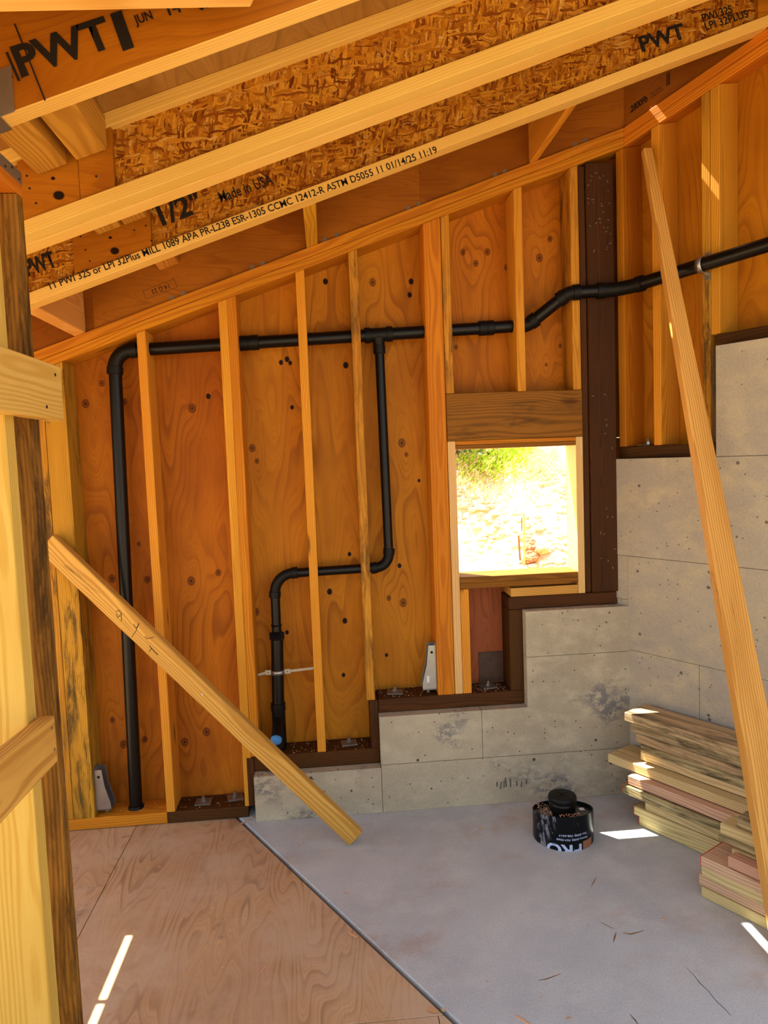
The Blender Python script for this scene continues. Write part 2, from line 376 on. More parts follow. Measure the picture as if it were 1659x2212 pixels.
def letter(s, origin, right, up, size, mat, parent, width=None, bold=.0, height=None, warp=None, name='printed_lettering'):
    """flat print on a surface: text fitted to width (and cap height)"""
    me = text_mesh(s, 1.0, bold); xs = [v.co.x for v in me.vertices]; ys = [v.co.y for v in me.vertices]
    x0, x1, y0, y1 = min(xs), max(xs), min(ys), max(ys)
    sx = (width/(x1-x0)) if width else size; sy = (height/(y1-y0)) if height else size
    r = Vector(right).normalized(); u = Vector(up).normalized(); o3 = Vector(origin)
    for v in me.vertices:
        a = (v.co.x-x0)*sx; b = (v.co.y-y0)*sy
        v.co = warp(a, b) if warp else o3 + r*a + u*b
    me.materials.append(MAT[mat]); ob = bpy.data.objects.new(name, me); COL.objects.link(ob)
    ob.parent = parent; reg(ob, world_of(parent).inverted()); return ob

# ================================================================== SETTING: floor
floor = empty('floor', (0, 0, 0), 'building floor of grey concrete slab and brown plywood meeting on a diagonal', 'floor', kind='structure')
SEAM0 = Vector((-.401, 2.999, 0)); SD = D2
def seam(y): t = (SEAM0.y-y)/-SD.y; return SEAM0.x + SD.x*t
def seam_off(y, off): return seam(y) + off/N2.x
yn = 0.2
# slab polygon
ytop = 3.27
slab = prism('concrete_slab', [(seam_off(ytop, .006), ytop, -.12), (seam_off(yn, .006), yn, -.12), (3.0, yn, -.12), (1.30, 3.27, -.12)][::-1], (0, 0, .12), 'slab', floor, bevel=.0022)
gapf = prism('seam_gap', [(seam_off(ytop, -.03), ytop, -.13), (seam_off(yn, -.03), yn, -.13), (seam_off(yn, .03), yn, -.13), (seam_off(ytop, .03), ytop, -.13)][::-1], (0, 0, .09), 'gap', floor)
def ply_sheet(poly, z=-.003):
    return prism('plywood_sheet', [(x, y, z-.018) for x, y in poly][::-1], (0, 0, .018), 'floor_ply', floor, bevel=.0012)
g = .0012
ply_sheet([(-.91+g, 1.88+g), (seam_off(1.88+g, -.009), 1.88+g), (seam_off(3.26, -.009), 3.26), (-.91+g, 3.26)])
ply_sheet([(-2.0, 2.66+g), (-.91-g, 2.66+g), (-.91-g, 3.26), (-2.0, 3.26)])
ply_sheet([(-2.0, 1.44), (-.91-g, 1.44), (-.91-g, 2.66-g), (-2.0, 2.66-g)])
ply_sheet([(-.91+g, .66), (.245-g, .66), (.245-g, 1.88-g), (-.91+g, 1.88-g)])
ply_sheet([(.245+g, .66), (seam_off(.66, -.009), .66), (seam_off(1.88-g, -.009), 1.88-g), (.245+g, 1.88-g)])
ply_sheet([(-2.0, yn), (seam_off(yn, -.009), yn), (seam_off(.66-g, -.009), .66-g), (-.91-g, .66-g), (-.91-g, 1.44-g), (-2.0, 1.44-g)])
prism('subfloor_base', [(-2.0, yn, -.12), (seam_off(yn, -.03), yn, -.12), (seam_off(3.26, -.03), 3.26, -.12), (-2.0, 3.26, -.12)][::-1], (0, 0, .095), 'gap', floor)

# ================================================================== SETTING: back wall
wb = empty('wall_back', (0, 3.1, 0), 'open stud back wall with orange plywood sheathing on a stepped concrete base', 'wall', kind='structure')
YF, YB = 3.1, 3.24
# concrete, in board-formed panels
def cpanel(x0, x1, z0, z1, y0=3.05, y1=3.26, mat='conc'):
    return box('concrete_panel', (x0, y0, z0), (x1, y1, z1), mat, wb, 'x', .0016)
XC = 1.36
cpanel(-.380, .181, 0, .205); cpanel(.1825, XC, 0, .216, 3.0485)
cpanel(.182, .640, .2175, .436); cpanel(.851, XC, .6655, .872, 3.0495)
prism('concrete_panel', [(.6415, 3.0496, .2175), (XC, 3.0496, .2175), (XC, 3.0496, .664), (.851, 3.0496, .664), (.851, 3.0496, .436), (.6415, 3.0496, .436)], (0, .21, 0), 'conc', wb, bevel=.0016)
# sheathing sheets (world-space coordinates so that the knots fall where they are)
def sheath(x0, x1, mat, z0=-.02, zt=None):
    f = zt or (lambda x: jb(x, .02))
    bm = bmesh.new(); add_hexa(bm, [(x0, YB, z0), (x1, YB, z0), (x1, YB+.012, z0), (x0, YB+.012, z0)], [(x0, YB, f(x0)), (x1, YB, f(x1)), (x1, YB+.012, f(x1)), (x0, YB+.012, f(x0))])
    return link('plywood_sheet', bm, mat, wb, bevel=.001)
sheath(-2.0, -1.30, 'ply_a'); sheath(-1.2985, -.389, 'ply_a'); sheath(-.3875, .5295, 'ply_b')
WX0, WX1, WZ0, WZ1 = .569, 1.112, 1.032, 1.602
sheath(.531, 1.44, 'ply_c', WZ1+.03, None)
sheath(.531, WX0-.004, 'ply_c', .436, lambda x: WZ1+.029)
sheath(WX1+.004, 1.44, 'ply_c', .872, lambda x: WZ1+.029)
sheath(WX0-.0035, WX1+.0035, 'ply_red', .436, lambda x: WZ0-.002)
# plates
def platestrip(o0, o1, mat='plate'):
    c = [(1.352, YF), (1.431, YB)]
    q0 = [(-2.0, YF, pb(-2.0)+o0), (-2.0, YB, pb(-2.0)+o0), (-2.0, YB, pb(-2.0)+o1), (-2.0, YF, pb(-2.0)+o1)]
    q1 = [(c[0][0], YF, pb(c[0][0])+o0), (c[1][0], YB, pb(c[1][0])+o0), (c[1][0], YB, pb(c[1][0])+o1), (c[0][0], YF, pb(c[0][0])+o1)]
    return hexa('top_plate', q0, q1, mat, wb, bevel=.002)
platestrip(0, .0398); platestrip(.0412, .081)
def sill(x0, x1, z0, z1, mat='treated', y0=YF): return box('sill_plate', (x0, y0, z0), (x1, YB, z1), mat, wb, 'x', .003)
sill(-2.0, -.773, 0, .05, 'stud_orange'); sill(-.771, -.4165, 0, .05)
sill(-.3795, .1805, .206, .275); sill(.183, .851, .437, .500); sill(.789, 1.291, .873, .930)
# treated blocks standing at the steps
def block_v(x0, x1, z0, z1): return box('step_block', (x0, YF-.001, z0), (x1, YB-.002, z1), 'treated', wb, 'z', .003)
block_v(-.4155, -.3805, .051, .274); block_v(.1445, .1815, .276, .497); block_v(.789, .8485, .501, .872)
# studs
def stud(x0, x1, z0, mat='stud', z1=None, y0=YF, y1=YB-.002, name='stud', lean=0.0):
    f = (lambda x: z1) if z1 is not None else (lambda x: pb(x)-.0008)
    q0 = [(x0, y0, z0), (x1, y0, z0), (x1, y1, z0), (x0, y1, z0)]
    q1 = [(x0+lean, y0, f(x0)), (x1+lean, y0, f(x1)), (x1+lean, y1, f(x1)), (x0+lean, y1, f(x0))]
    return hexa(name, q0, q1, mat, wb, bevel=.002)
stud(-1.252, -1.212, .0505, 'stud_old'); stud(-1.2105, -1.1725, .0505, 'stud_old'); stud(-1.171, -1.084, .0505, 'stud_old')
stud(-1.66, -1.622, .0505, 'stud')
stud(-.774, -.737, .0505, 'stud'); stud(-.431, -.3935, .051, 'stud', lean=.002)
stud(-.392, -.354, .276, 'stud_orange')
stud(-.098, -.0605, .2755, 'stud'); stud(.1315, .1695, .498, 'stud_old')
stud(.455, .531, .5005, 'stud_orange')
HX0, HX1, HZ0, HZ1 = .5335, 1.1445, 1.640, 1.847
stud(.5335, .5685, .5005, 'jamb', HZ0-.001); stud(.570, .6085, .5005, 'stud', .977)
stud(.5335, .5695, HZ1+.001, 'stud_old'); stud(.8545, .8925, HZ1+.001, 'stud'); stud(1.1065, 1.1425, HZ1+.001, 'stud_old')
stud(1.1125, 1.1445, .931, 'jamb', HZ0-.001)
# header, window framing
hd = box('window_header', (HX0, YF-.002, HZ0), (HX1, YB-.02, HZ1), 'header', wb, 'x', .002)
box('header_shim', (.570, YF, 1.6215), (1.1115, YB-.02, 1.6388), 'stud_orange', wb, 'x', .001)
box('head_trimmer', (.570, YF, WZ1), (1.1115, YB-.022, 1.6205), 'header', wb, 'x', .001)
box('window_sill_board', (.570, YF, 1.005), (1.1115, YB+.012, WZ0), 'header', wb, 'x', .002)
box('window_sill_board', (.570, YF, .9785), (1.1115, YB-.002, 1.0045), 'header', wb, 'x', .002)
box('shim_plate', (.800, YF-.0, .9315), (1.1115, YB-.002, .9705), 'brace', wb, 'x', .002)
# corner post
post = box('corner_post', (1.1775, YF-.004, .9315), (1.300, YB-.004, pb(1.1775)-.004), 'post', wb, 'z', .004)
box('corner_post', (1.146, YF+.01, .9315), (1.1765, YB-.004, pb(1.146)-.004), 'treated', wb, 'z', .003)
# brown membrane patch under the window
box('membrane_patch', (.672, YB-.004, .505), (.787, YB-.001, .648), 'membrane', wb, 'x', .0)
# laminated rim above the plates
def rim(x0, x1, y0=3.118, y1=3.162):
    bm = bmesh.new(); add_hexa(bm, [(x0, y0, jb(x0)+.001), (x1, y0, jb(x1)+.001), (x1, y1, jb(x1)+.001), (x0, y1, jb(x0)+.001)], [(x0, y0, jb(x0, .24)), (x1, y0, jb(x1, .24)), (x1, y1, jb(x1, .24)), (x0, y1, jb(x0, .24))])
    return link('rim_board', bm, 'lvl', wb, bevel=.001)
r1 = rim(-2.0, -.95); r2 = rim(-.9499, .4509); r3 = rim(.4511, 1.42)
# small framing clips where the rim meets the plate
for px_ in ((372, 642), (396, 634), (545, 583), (568, 576), (702, 523), (728, 513), (882, 455), (905, 447), (1070, 385), (1090, 377), (1243, 322), (1265, 314)):
    p_ = pY(px_, 3.1165); zb = jb(p_.x)+.0005
    prism('framing_clip', [(p_.x-.011, 3.1160, zb), (p_.x+.011, 3.1160, zb+.007), (p_.x+.004, 3.1160, zb+.022), (p_.x-.007, 3.1160, zb+.018)], (0, .0015, 0), 'steel_dull', wb)
# printed grade box on the rim, upside down
bx = Vector((-.72, 3.1172, jb(-.72, .045)))
letter('14 G 23', bx + SL*.10 + SU*.028, -SL, -SU, 1, 'ink', r2, width=.075, height=.020)
for (a, b, c, d) in ((-.01, .0, .13, .001), (-.01, .036, .13, .037), (-.01, .0, -.009, .037), (.129, 0, .13, .037)):
    prism('printed_frame', [bx+SL*a+SU*b, bx+SL*c+SU*b, bx+SL*c+SU*d, bx+SL*a+SU*d], (0, -.0003, 0), 'ink', r2)

# ================================================================== SETTING: right wall
wr = empty('wall_right', tuple(w2(.3, .05)), 'right wall of tall stepped concrete with short studs above it', 'wall', kind='structure')
S_END = 1.9
def w2box(name, s0, s1, o0, o1, z0, z1, mat, long='s', bevel=.003, parent=None):
    P = lambda s, o, z: w2(s, o, z(s, o) if callable(z) else z)
    if long == 's':
        q0 = [P(s0, o0, z0), P(s0, o1, z0), P(s0, o1, z1), P(s0, o0, z1)]; q1 = [P(s1, o0, z0), P(s1, o1, z0), P(s1, o1, z1), P(s1, o0, z1)]
    else:
        q0 = [P(s0, o0, z0), P(s1, o0, z0), P(s1, o1, z0), P(s0, o1, z0)]; q1 = [P(s0, o0, z1), P(s1, o0, z1), P(s1, o1, z1), P(s0, o1, z1)]
    return hexa(name, q0, q1, mat, parent or wr, bevel=bevel)
def cp2(s0, s1, z0, z1, off=0.0): return w2box('concrete_panel', s0, s1, off, .2, z0, z1, 'conc2', 's', .0016)
SB = .41
cp2(-.06, .335, 0, .672); cp2(.3365, S_END, 0, .672, .001)
cp2(-.0005, S_END, .6735, 1.098, -.0006); cp2(-.06, -.0006, .6735, .899, .002);
cp2(-.078, SB, 1.0995, 1.533); cp2(-.078, -.0012, .90, 1.098, .0012)
cp2(.4115, S_END, 1.0995, 1.531, -.0004); cp2(.4115, S_END, 1.5325, 1.965, .0004)
pbs = lambda s, o: pb(w2(s, o).x)
def w2stud(s0, s1, z0, mat): return w2box('stud', s0, s1, .05, .188, z0, lambda s, o: pbs(s, o)-.001, mat, 'z', .002)
w2box('sill_plate', -.075, .3845, .05, .19, 1.5335, 1.586, 'treated')
w2box('sill_plate', .3855, S_END, .05, .19, 1.966, 2.017, 'treated')
w2box('step_block', .3855, .410, .048, .188, 1.587, 1.9655, 'treated', 'z')
w2stud(-.072, -.036, 1.587, 'stud_orange'); w2stud(.104, .141, 1.587, 'stud'); w2stud(.328, .3635, 1.587, 'stud_old'); w2stud(.365, .4025, 2.018, 'stud')
w2stud(.80, .838, 2.018, 'stud'); w2stud(1.2, 1.238, 2.018, 'stud')
for o0, o1 in ((0, .0398), (.0412, .081)):
    z0 = lambda s, o, k=o0: pbs(s, o)+k; z1 = lambda s, o, k=o1: pbs(s, o)+k
    P = lambda s, o, f: w2(s, o, f(s, o))
    hexa('top_plate', [P(-.029, .05, z0), P(-.108, .19, z0), P(-.108, .19, z1), P(-.029, .05, z1)], [P(S_END, .05, z0), P(S_END, .19, z0), P(S_END, .19, z1), P(S_END, .05, z1)], 'plate', wr, bevel=.002)
for s0, s1 in ((-.12, .348), (.3495, 1.0), (1.0015, S_END)):
    w2box('plywood_sheet', s0, s1, .19, .202, 1.534 if s0 < .3 else 1.966, lambda s, o: pbs(s, o)+.33, 'ply_w2', 'z', .001)
rj = lambda k: (lambda s, o: jb(w2(s, o).x)+k)
rw = w2box('rim_board', -.075, S_END, .068, .112, rj(.001), rj(.24), 'lvl', 's', .001)
# grade print on the side-wall rim
SW = Vector((D2.x, D2.y, .352*D2.x)).normalized(); UW = Vector((0, 0, 1))
def w2p(s, off, k): v = w2(s, off); return Vector((v.x, v.y, jb(v.x)+k))
letter('2800Fb', w2p(-.005, .0672, .045), SW, UW, 1, 'ink', rw, width=.085, height=.030, bold=.03)
letter('CONT. LVL', w2p(.095, .0672, .045), SW, UW, 1, 'ink', rw, width=.06, height=.010)
letter('PLY 2.0E', w2p(.095, .0672, .060), SW, UW, 1, 'ink', rw, width=.045, height=.009)
for k in range(3):
    q = w2p(.168+k*.006, .0672, .05)
    prism('printed_bar', [q, q+SW*.003, q+SW*.003+UW*.05, q+UW*.05], tuple(-N2*.0003), 'ink', rw)

# ================================================================== SETTING: left wall
wlf = empty('wall_left', (-.74, 1.5, 0), 'short near left stud wall with nailed on cross boards', 'wall', kind='structure')
XL, XLb = -.667, -.807
def lstud(y0, y1, mat, z1=2.199, x1=XL): return box('stud', (XLb, y0, .0385), (x1, y1, z1), mat, wlf, 'z', .002)
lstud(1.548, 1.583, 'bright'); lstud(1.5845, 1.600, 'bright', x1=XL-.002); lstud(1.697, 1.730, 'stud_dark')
lstud(1.10, 1.138, 'bright')
box('sill_plate', (XLb, .75, 0), (XL, 1.731, .038), 'stud', wlf, 'y', .002)
box('top_plate', (XLb, .75, 2.2), (XL, 1.731, 2.2385), 'plate', wlf, 'y', .002); box('top_plate', (XLb, .75, 2.2395), (XL-.004, 1.728, 2.262), 'block', wlf, 'y', .002)
ub = box('cross_board', (-.6655, .80, 1.694), (-.629, 1.786, 1.824), 'bright', wlf, 'y', .003)
lb = hexa('cross_board', [(-.6655, .80, .930), (-.6655, .80, 1.065), (-.629, .80, 1.065), (-.629, .80, .930)], [(-.6655, 1.596, .925), (-.6655, 1.596, 1.032), (-.629, 1.596, 1.032), (-.629, 1.596, .925)], 'brace', wlf, bevel=.003)
def nail(p, n, parent, r=.0035, mat='steel'):
    n = Vector(n).normalized(); bm = bmesh.new(); add_tube(bm, [Vector(p)-n*.001, Vector(p)+n*.0012], r, 8)
    return link('nail_head', bm, mat, parent)
for y, z in ((1.575, 1.01), (1.58, .96), (1.15, 1.02)): nail((-.629, y, z), (1, 0, 0), wlf)
for y, z in ((1.745, 1.80), (1.68, 1.72)): nail((-.629, y, z), (1, 0, 0), wlf, .004, 'ink')
# strap plate across the top plates, with punched holes
sp = box('strap_plate', (XL-.0005, 1.30, 2.228), (XL+.0012, 1.732, 2.256), 'steel_dull', wlf, 'y', .0003)
for k in range(7):
    nail((XL+.0012, 1.715-k*.035, 2.236+(k % 2)*.012), (1, 0, 0), wlf, .003, 'ink')
# strap on the far corner stud
sp2 = box('strap_plate', (-1.250, YF-.0015, 1.42), (-1.214, YF-.0002, 2.03), 'steel_dull', wb, 'z', .0003)
for k in range(5): nail((-1.232+(k % 2)*.008, YF-.0015, 1.46+k*.075), (0, -1, 0), wb, .004, 'steel')

# ================================================================== SETTING: ceiling (roof framing)
ce = empty('ceiling', (0, 2.2, 2.6), 'sloping roof framing of wooden I-joists under plywood', 'ceiling', kind='structure')
def slope_bar(name, x0, x1, y0, y1, o0, o1, mat, parent, bevel=.0015):
    q0 = [(x0, y0, jb(x0, o0)), (x0, y1, jb(x0, o0)), (x0, y1, jb(x0, o1)), (x0, y0, jb(x0, o1))]
    q1 = [(x1, y0, jb(x1, o0)), (x1, y1, jb(x1, o0)), (x1, y1, jb(x1, o1)), (x1, y0, jb(x1, o1))]
    return hexa(name, q0, q1, mat, parent, bevel=bevel)
def ijoist(x0, x1, y0, y1, label):
    j = empty('roof_joist', ((x0+x1)/2, (y0+y1)/2, jb((x0+x1)/2)), label); j.parent = ce; reg(j, world_of(ce).inverted() @ BASIS[j.name])
    slope_bar('bottom_flange', x0, x1, y0, y1, 0, .0385, 'flange', j); slope_bar('top_flange', x0, x1, y0, y1, .200, .2385, 'flange', j)
    ym = (y0+y1)/2
    bm = bmesh.new(); add_hexa(bm, [(x0, ym-.005, jb(x0, .037)), (x0, ym+.005, jb(x0, .037)), (x0, ym+.005, jb(x0, .2015)), (x0, ym-.005, jb(x0, .2015))], [(x1, ym-.005, jb(x1, .037)), (x1, ym+.005, jb(x1, .037)), (x1, ym+.005, jb(x1, .2015)), (x1, ym-.005, jb(x1, .2015))])
    link('strand_web', bm, 'osb', j); return j, ym-.005
def w2x(y, off=.06): return (O2 + N2*off).x + (y-(O2+N2*off).y)/D2.y*D2.x   # x where the line y meets the side wall
YA0, YA1 = 2.556, 2.622
jA, wA = ijoist(-1.75, w2x(2.6), YA0, YA1, 'single I-joist nearest the back wall with printed bottom flange')
jB1, wB = ijoist(-1.75, w2x(2.1), 2.045, 2.108, 'front half of the doubled I-joist')
jB2, wB2 = ijoist(-1.75, w2x(2.15), 2.1112, 2.174, 'rear half of the doubled I-joist')
# laminated beam nearest the camera
jC = slope_bar('laminated_beam', -.635, w2x(1.53), 1.512, 1.556, -.0005, .2385, 'ply_web', ce); jC['label'] = 'laminated beam with large black bracket print'
cl = slope_bar('bottom_lamination', -.635, w2x(1.53), 1.5115, 1.5565, -.002, .001, 'flange', ce, .0005)
# diagonal beam end at the top of the picture
d0 = Vector((-.109, 1.458, 0)); dd = Vector((-.884, -.467, 0)); dn = Vector((-.467, .884, 0))
q = []
for P in (d0, d0+dd*1.1):
    a, b = P, P - dn*.09; q.append([(a.x, a.y, jb(a.x, .0)), (b.x, b.y, jb(b.x, .0)), (b.x, b.y, jb(b.x, .2385)), (a.x, a.y, jb(a.x, .2385))])
hexa('diagonal_beam', q[0], q[1], 'bright', ce)
# hanger on the beam end
hg = slope_bar('joist_hanger', -.665, -.585, 1.5085, 1.5105, -.003, .085, 'steel_dull', ce, .0003)
slope_bar('joist_hanger_seat', -.665, -.612, 1.5085, 1.560, -.006, -.0032, 'steel_dull', ce, .0003)
# plywood stiffeners on the webs
_k = pY((127, 422), 2.052)
MAT['ply_stiff'] = plywood('plywood stiffener', '#bc7818', '#965508', [((_k.z, _k.x), .013, 1), ((_k.z+.045, _k.x-.012), .005, 1)], along=0, across=2, sc=1.2, lw=.45)
def stiff(x0, x1, y, o0=.0395, o1=.1995, name='web_stiffener'):
    bm = bmesh.new(); add_hexa(bm, [(x0, y-.019, jb(x0, o0)), (x0, y, jb(x0, o0)), (x0, y, jb(x0, o1)), (x0, y-.019, jb(x0, o1))], [(x1, y-.019, jb(x1, o0)), (x1, y, jb(x1, o0)), (x1, y, jb(x1, o1)), (x1, y-.019, jb(x1, o1))])
    o = link(name, bm, 'ply_stiff', ce, bevel=.001); return o
stiff(-.80, -.640, wB-.0005); stiff(-.639, -.545, wB-.0005)
stiff(-.835, -.570, wA-.0005)
for px_ in ((58, 380), (64, 407), (78, 439), (208, 381)): nail(pY(px_, wB-.0195), (0, -1, 0), ce, .003, 'ink')
for px_ in ((174, 511), (185, 540), (194, 564), (315, 488), (327, 520), (290, 497)): nail(pY(px_, wA-.0195), (0, -1, 0), ce, .003, 'ink')
# blocks between the joists
def yblock(x0, x1, y0, y1, o0, o1, mat='block'):
    q0 = [(x0, y0, jb(x0, o0)), (x1, y0, jb(x1, o0)), (x1, y0, jb(x1, o1)), (x0, y0, jb(x0, o1))]; q1 = [(x, y1, z) for x, y, z in q0]
    return hexa('blocking', q0, q1, mat, ce, bevel=.003)
yblock(-.640, -.556, 1.5575, 2.043, .140, .228); yblock(-.745, -.665, 1.5575, 2.043, .140, .228)
yblock(-.655, -.575, 2.1735, 2.553, .140, .228); yblock(-.745, -.665, 2.1735, 2.553, .140, .228)
yblock(-.665, -.585, 2.6235, 3.117, .140, .228)
yblock(-.045, .003, 2.6235, 3.117, .001, .228, 'stud'); yblock(.932, .970, 2.6235, 3.117, .001, .228, 'stud'); yblock(-1.03, -.985, 2.6235, 3.117, .001, .228, 'bright')
_x = pY((1638, 40), wA-.02).x; stiff(_x, _x+.07, wA-.0005)
# roof sheathing in sheets; three narrow open joints near the eave let the sun through
def roof_sheet(x0, x1, y0, y1):
    bm = bmesh.new(); add_hexa(bm, [(x0, y0, jb(x0, .239)), (x0, y1, jb(x0, .239)), (x0, y1, jb(x0, .254)), (x0, y0, jb(x0, .254))], [(x1, y0, jb(x1, .239)), (x1, y1, jb(x1, .239)), (x1, y1, jb(x1, .254)), (x1, y0, jb(x1, .254))])
    return link('roof_sheet', bm, 'ply_roof', ce)
RXL, RXR = -2.3, 2.7
for (y0, y1, brk) in ((1.02, 1.47, (-.9, 1.0)), (1.471, 2.09, (-1.5, .6)), (2.091, 2.60, (-.9, 1.3))):
    xs = [RXL] + list(brk) + [RXR]
    for a, b in zip(xs[:-1], xs[1:]): roof_sheet(a+.0004, b-.0004, y0, y1)
GW = .011
xs = [RXL, -1.484, .348, .988, 1.351, RXR]
for i, (a, b) in enumerate(zip(xs[:-1], xs[1:])):
    roof_sheet(a+(GW if i else 0), b-(GW if i < 4 else 0), 2.601, 3.5)
for gx, spans in ((-1.484, ((2.60, 2.66), (2.815, 2.832), (3.12, 3.5))), (.348, ((2.60, 2.66), (3.12, 3.5))), (.988, ((2.60, 3.035), (3.075, 3.5))), (1.351, ((2.60, 2.93), (3.08, 3.5)))):
    for y0, y1 in spans: roof_sheet(gx-GW-.002, gx+GW+.002, y0, y1).location.z -= .0005

# printing on the joists
def onslope(x, y, o): return Vector((x, y, jb(x, o)))
def put(s, px, px2, y, hpx, parent, o_hint=None, bold=.0, mat='ink'):
    a = pY(px, y-.0006); b = pY(px2, y-.0006); wdt = (b-a).length; hh = hpx*y/FPX
    return letter(s, a, b-a, SU, 1, mat, parent, width=wdt, height=hh, bold=bold)
put('11 PWI 32S or LPI 32Plus MILL 1089 APA PR-L238 ESR-1305 CCMC 12412-R ASTM D5055 11 01/14/25 11:19', (110, 626), (946, 330), YA0-.0005, 15, jA, bold=.012)
put('PWT', (62, 598), (125, 576), wA-.001, 34, jA, bold=.03)
put('1/2"', (352, 489), (440, 456), wA-.001, 46, jA, bold=.025)
put('Made in USA', (478, 438), (592, 397), wA-.001, 22, jA, bold=.01)
put('PWT', (1388, 113), (1484, 82), wA-.001, 33, jA, bold=.03)
put('PWI 32S', (1520, 48), (1584, 27), wA-.001, 17, jA, bold=.015)
put('LPI 32PLUS', (1526, 66), (1618, 37), wA-.001, 17, jA, bold=.015)
YCf = 1.5105
put('PWT', (48, 168), (250, 100), YCf, 62, jC, bold=.03)
for (a, b, c) in (((262, 22), (290, 102), 24), ((17, 112), (44, 174), 5), ((28, 108), (50, 168), 3)):
    p, q_ = pY((a[0], a[1]), YCf-.001), pY(b, YCf-.001); wd = SL*(c*YCf/FPX)
    prism('printed_bracket', [p, p-wd, q_-wd, q_], (0, -.0003, 0), 'ink', jC)
put('JUN', (296, 60), (334, 47), YCf, 24, jC, bold=.02)
put('14', (366, 34), (394, 25), YCf, 24, jC, bold=.02)
put('03', (432, 24), (455, 15), YCf, 20, jC, bold=.02)
put('LUMBER', (-8, 184), (30, 168), YCf, 14, jC, bold=.02)
p, q_ = pY((30, 52), YCf-.001), pY((96, 218), YCf-.001)
prism('pencil_line', [p, p+SL*.003, q_+SL*.003, q_], (0, -.0003, 0), 'ink', jC)

# ================================================================== THINGS: pipes
vp = empty('drain_pipe', (-.926, 3.17, .05), 'black plastic drain pipe run along the back wall studs', 'pipe')
R1, R2 = .0275, .0210
def bend(a, c, b, r, n=8):
    """arc points rounding corner c between a and b with radius r"""
    a, b, c = Vector(a), Vector(b), Vector(c); u = (a-c).normalized(); v = (b-c).normalized(); ang = u.angle(v)
    d = r/math.tan(ang/2); p0 = c+u*d; p1 = c+v*d; bis = (u+v).normalized(); o = c + bis*(r/math.sin(ang/2)); out = []
    for i in range(n+1):
        t = i/n; e0 = p0-o; e1 = p1-o; w_ = e0.angle(e1)
        out.append(o + (e0*math.sin((1-t)*w_) + e1*math.sin(t*w_))/math.sin(w_))
    return out
def seg(a, b, r=R1, name='pipe_length'): return tube(name, [a, b], r, 'abs', vp, 24)
def elbow(a, c, b, rc, r, hub=.026):
    arc = bend(a, c, b, rc); o = tube('elbow', arc, r*1.10, 'abs_fit', vp, 24)
    for p, q in ((arc[0], arc[1]), (arc[-1], arc[-2])):
        d = (p-q).normalized(); h = tube('hub', [p-d*.006, p-d*.005, p+d*hub, p+d*(hub+.001)], [r*1.12, r*1.24, r*1.24, r*1.12], 'abs_fit', None, 24)
        h.parent = o; reg(h, world_of(o).inverted())
    return arc[0], arc[-1]
def coupling(p, d, r, ln=.06):
    d = Vector(d).normalized(); p = Vector(p)
    return tube('coupling', [p-d*ln/2, p-d*(ln/2-.002), p-d*.004, p-d*.003, p+d*.003, p+d*.004, p+d*(ln/2-.002), p+d*ln/2], [r*1.1, r*1.2, r*1.2, r*1.14, r*1.14, r*1.2, r*1.2, r*1.1], 'abs_fit', vp, 24)
YP = 3.17
A0 = Vector((-.924, YP, .0505)); A1 = Vector((-.889, YP, 2.078)); A2v = Vector((.86, YP, 2.144))
e0, e1 = elbow(A0, A1, A2v, .075, R1)
seg(A0, e0)
tube('floor_collar', [A0, A0+Vector((0, 0, .012))], [R1*1.25, R1*1.15], 'abs_fit', vp, 24)
C0 = Vector((.925, YP, 2.146)); C1 = Vector((1.085, 3.085, 2.266)); C2 = Vector((1.318, 3.066, 2.272)); C3 = w2(S_END, .018, 2.36)
# straight part
hd_ = (C0-e1).normalized()
tx = .252
T = e1 + (C0-e1)*((tx-e1.x)/(C0.x-e1.x))
c0a, c0b = elbow(e1, C0, C1, .06, R1)
c1a, c1b = elbow(C0, C1, C2, .07, R1)
c2a, c2b = elbow(C1, C2, C3, .16, R1)
seg(e1, T-hd_*.03); seg(T+hd_*.03, c0a); seg(c0b, c1a); seg(c1b, c2a); seg(c2b, C3)
coupling(e1+hd_*(-.315-e1.x)/hd_.x, hd_, R1, .085); coupling(e1+hd_*(.735-e1.x)/hd_.x, hd_, R1, .07)
# tee and the smaller branch
tee = tube('tee', [T-hd_*.062, T-hd_*.061, T-hd_*.036, T-hd_*.035, T+hd_*.035, T+hd_*.036, T+hd_*.061, T+hd_*.062], [R1*1.12, R1*1.24, R1*1.24, R1*1.1, R1*1.1, R1*1.24, R1*1.24, R1*1.12], 'abs_fit', vp, 24)
tb = tube('branch', [T+Vector((-.0, 0, -.015)), T+Vector((.001, 0, -.045)), T+Vector((.001, 0, -.046)), T+Vector((.002, 0, -.082)), T+Vector((.002, 0, -.083))], [R2*1.5, R2*1.15, R2*1.27, R2*1.27, R2*1.1], 'abs_fit', None, 24); tb.parent = tee; reg(tb, world_of(tee).inverted())
B1 = Vector((.262, YP, 1.086)); B2 = Vector((-.256, YP, 1.078)); B3 = Vector((-.258, YP, .82)); BT = T+Vector((.002, 0, -.08))
b1a, b1b = elbow(BT, B1, B2, .062, R2, .022); b2a, b2b = elbow(B1, B2, B3, .085, R2, .022)
seg(BT, b1a, R2); seg(b1b, b2a, R2); seg(b2b, B3, R2)
tube('reducer', [B3+Vector((0, 0, .03)), B3+Vector((0, 0, .029)), B3+Vector((0, 0, -.009)), B3+Vector((0, 0, -.005)), B3+Vector((0, 0, -.036)), B3+Vector((0, 0, -.037))], [R2*1.1, R2*1.2, R2*1.2, R1*1.2, R1*1.2, R1*1.0], 'abs_fit', vp, 24)
B4 = Vector((-.268, YP, .47)); B5 = Vector((-.268, YP, .2755))
seg(B3+Vector((0, 0, -.03)), B4, R1)
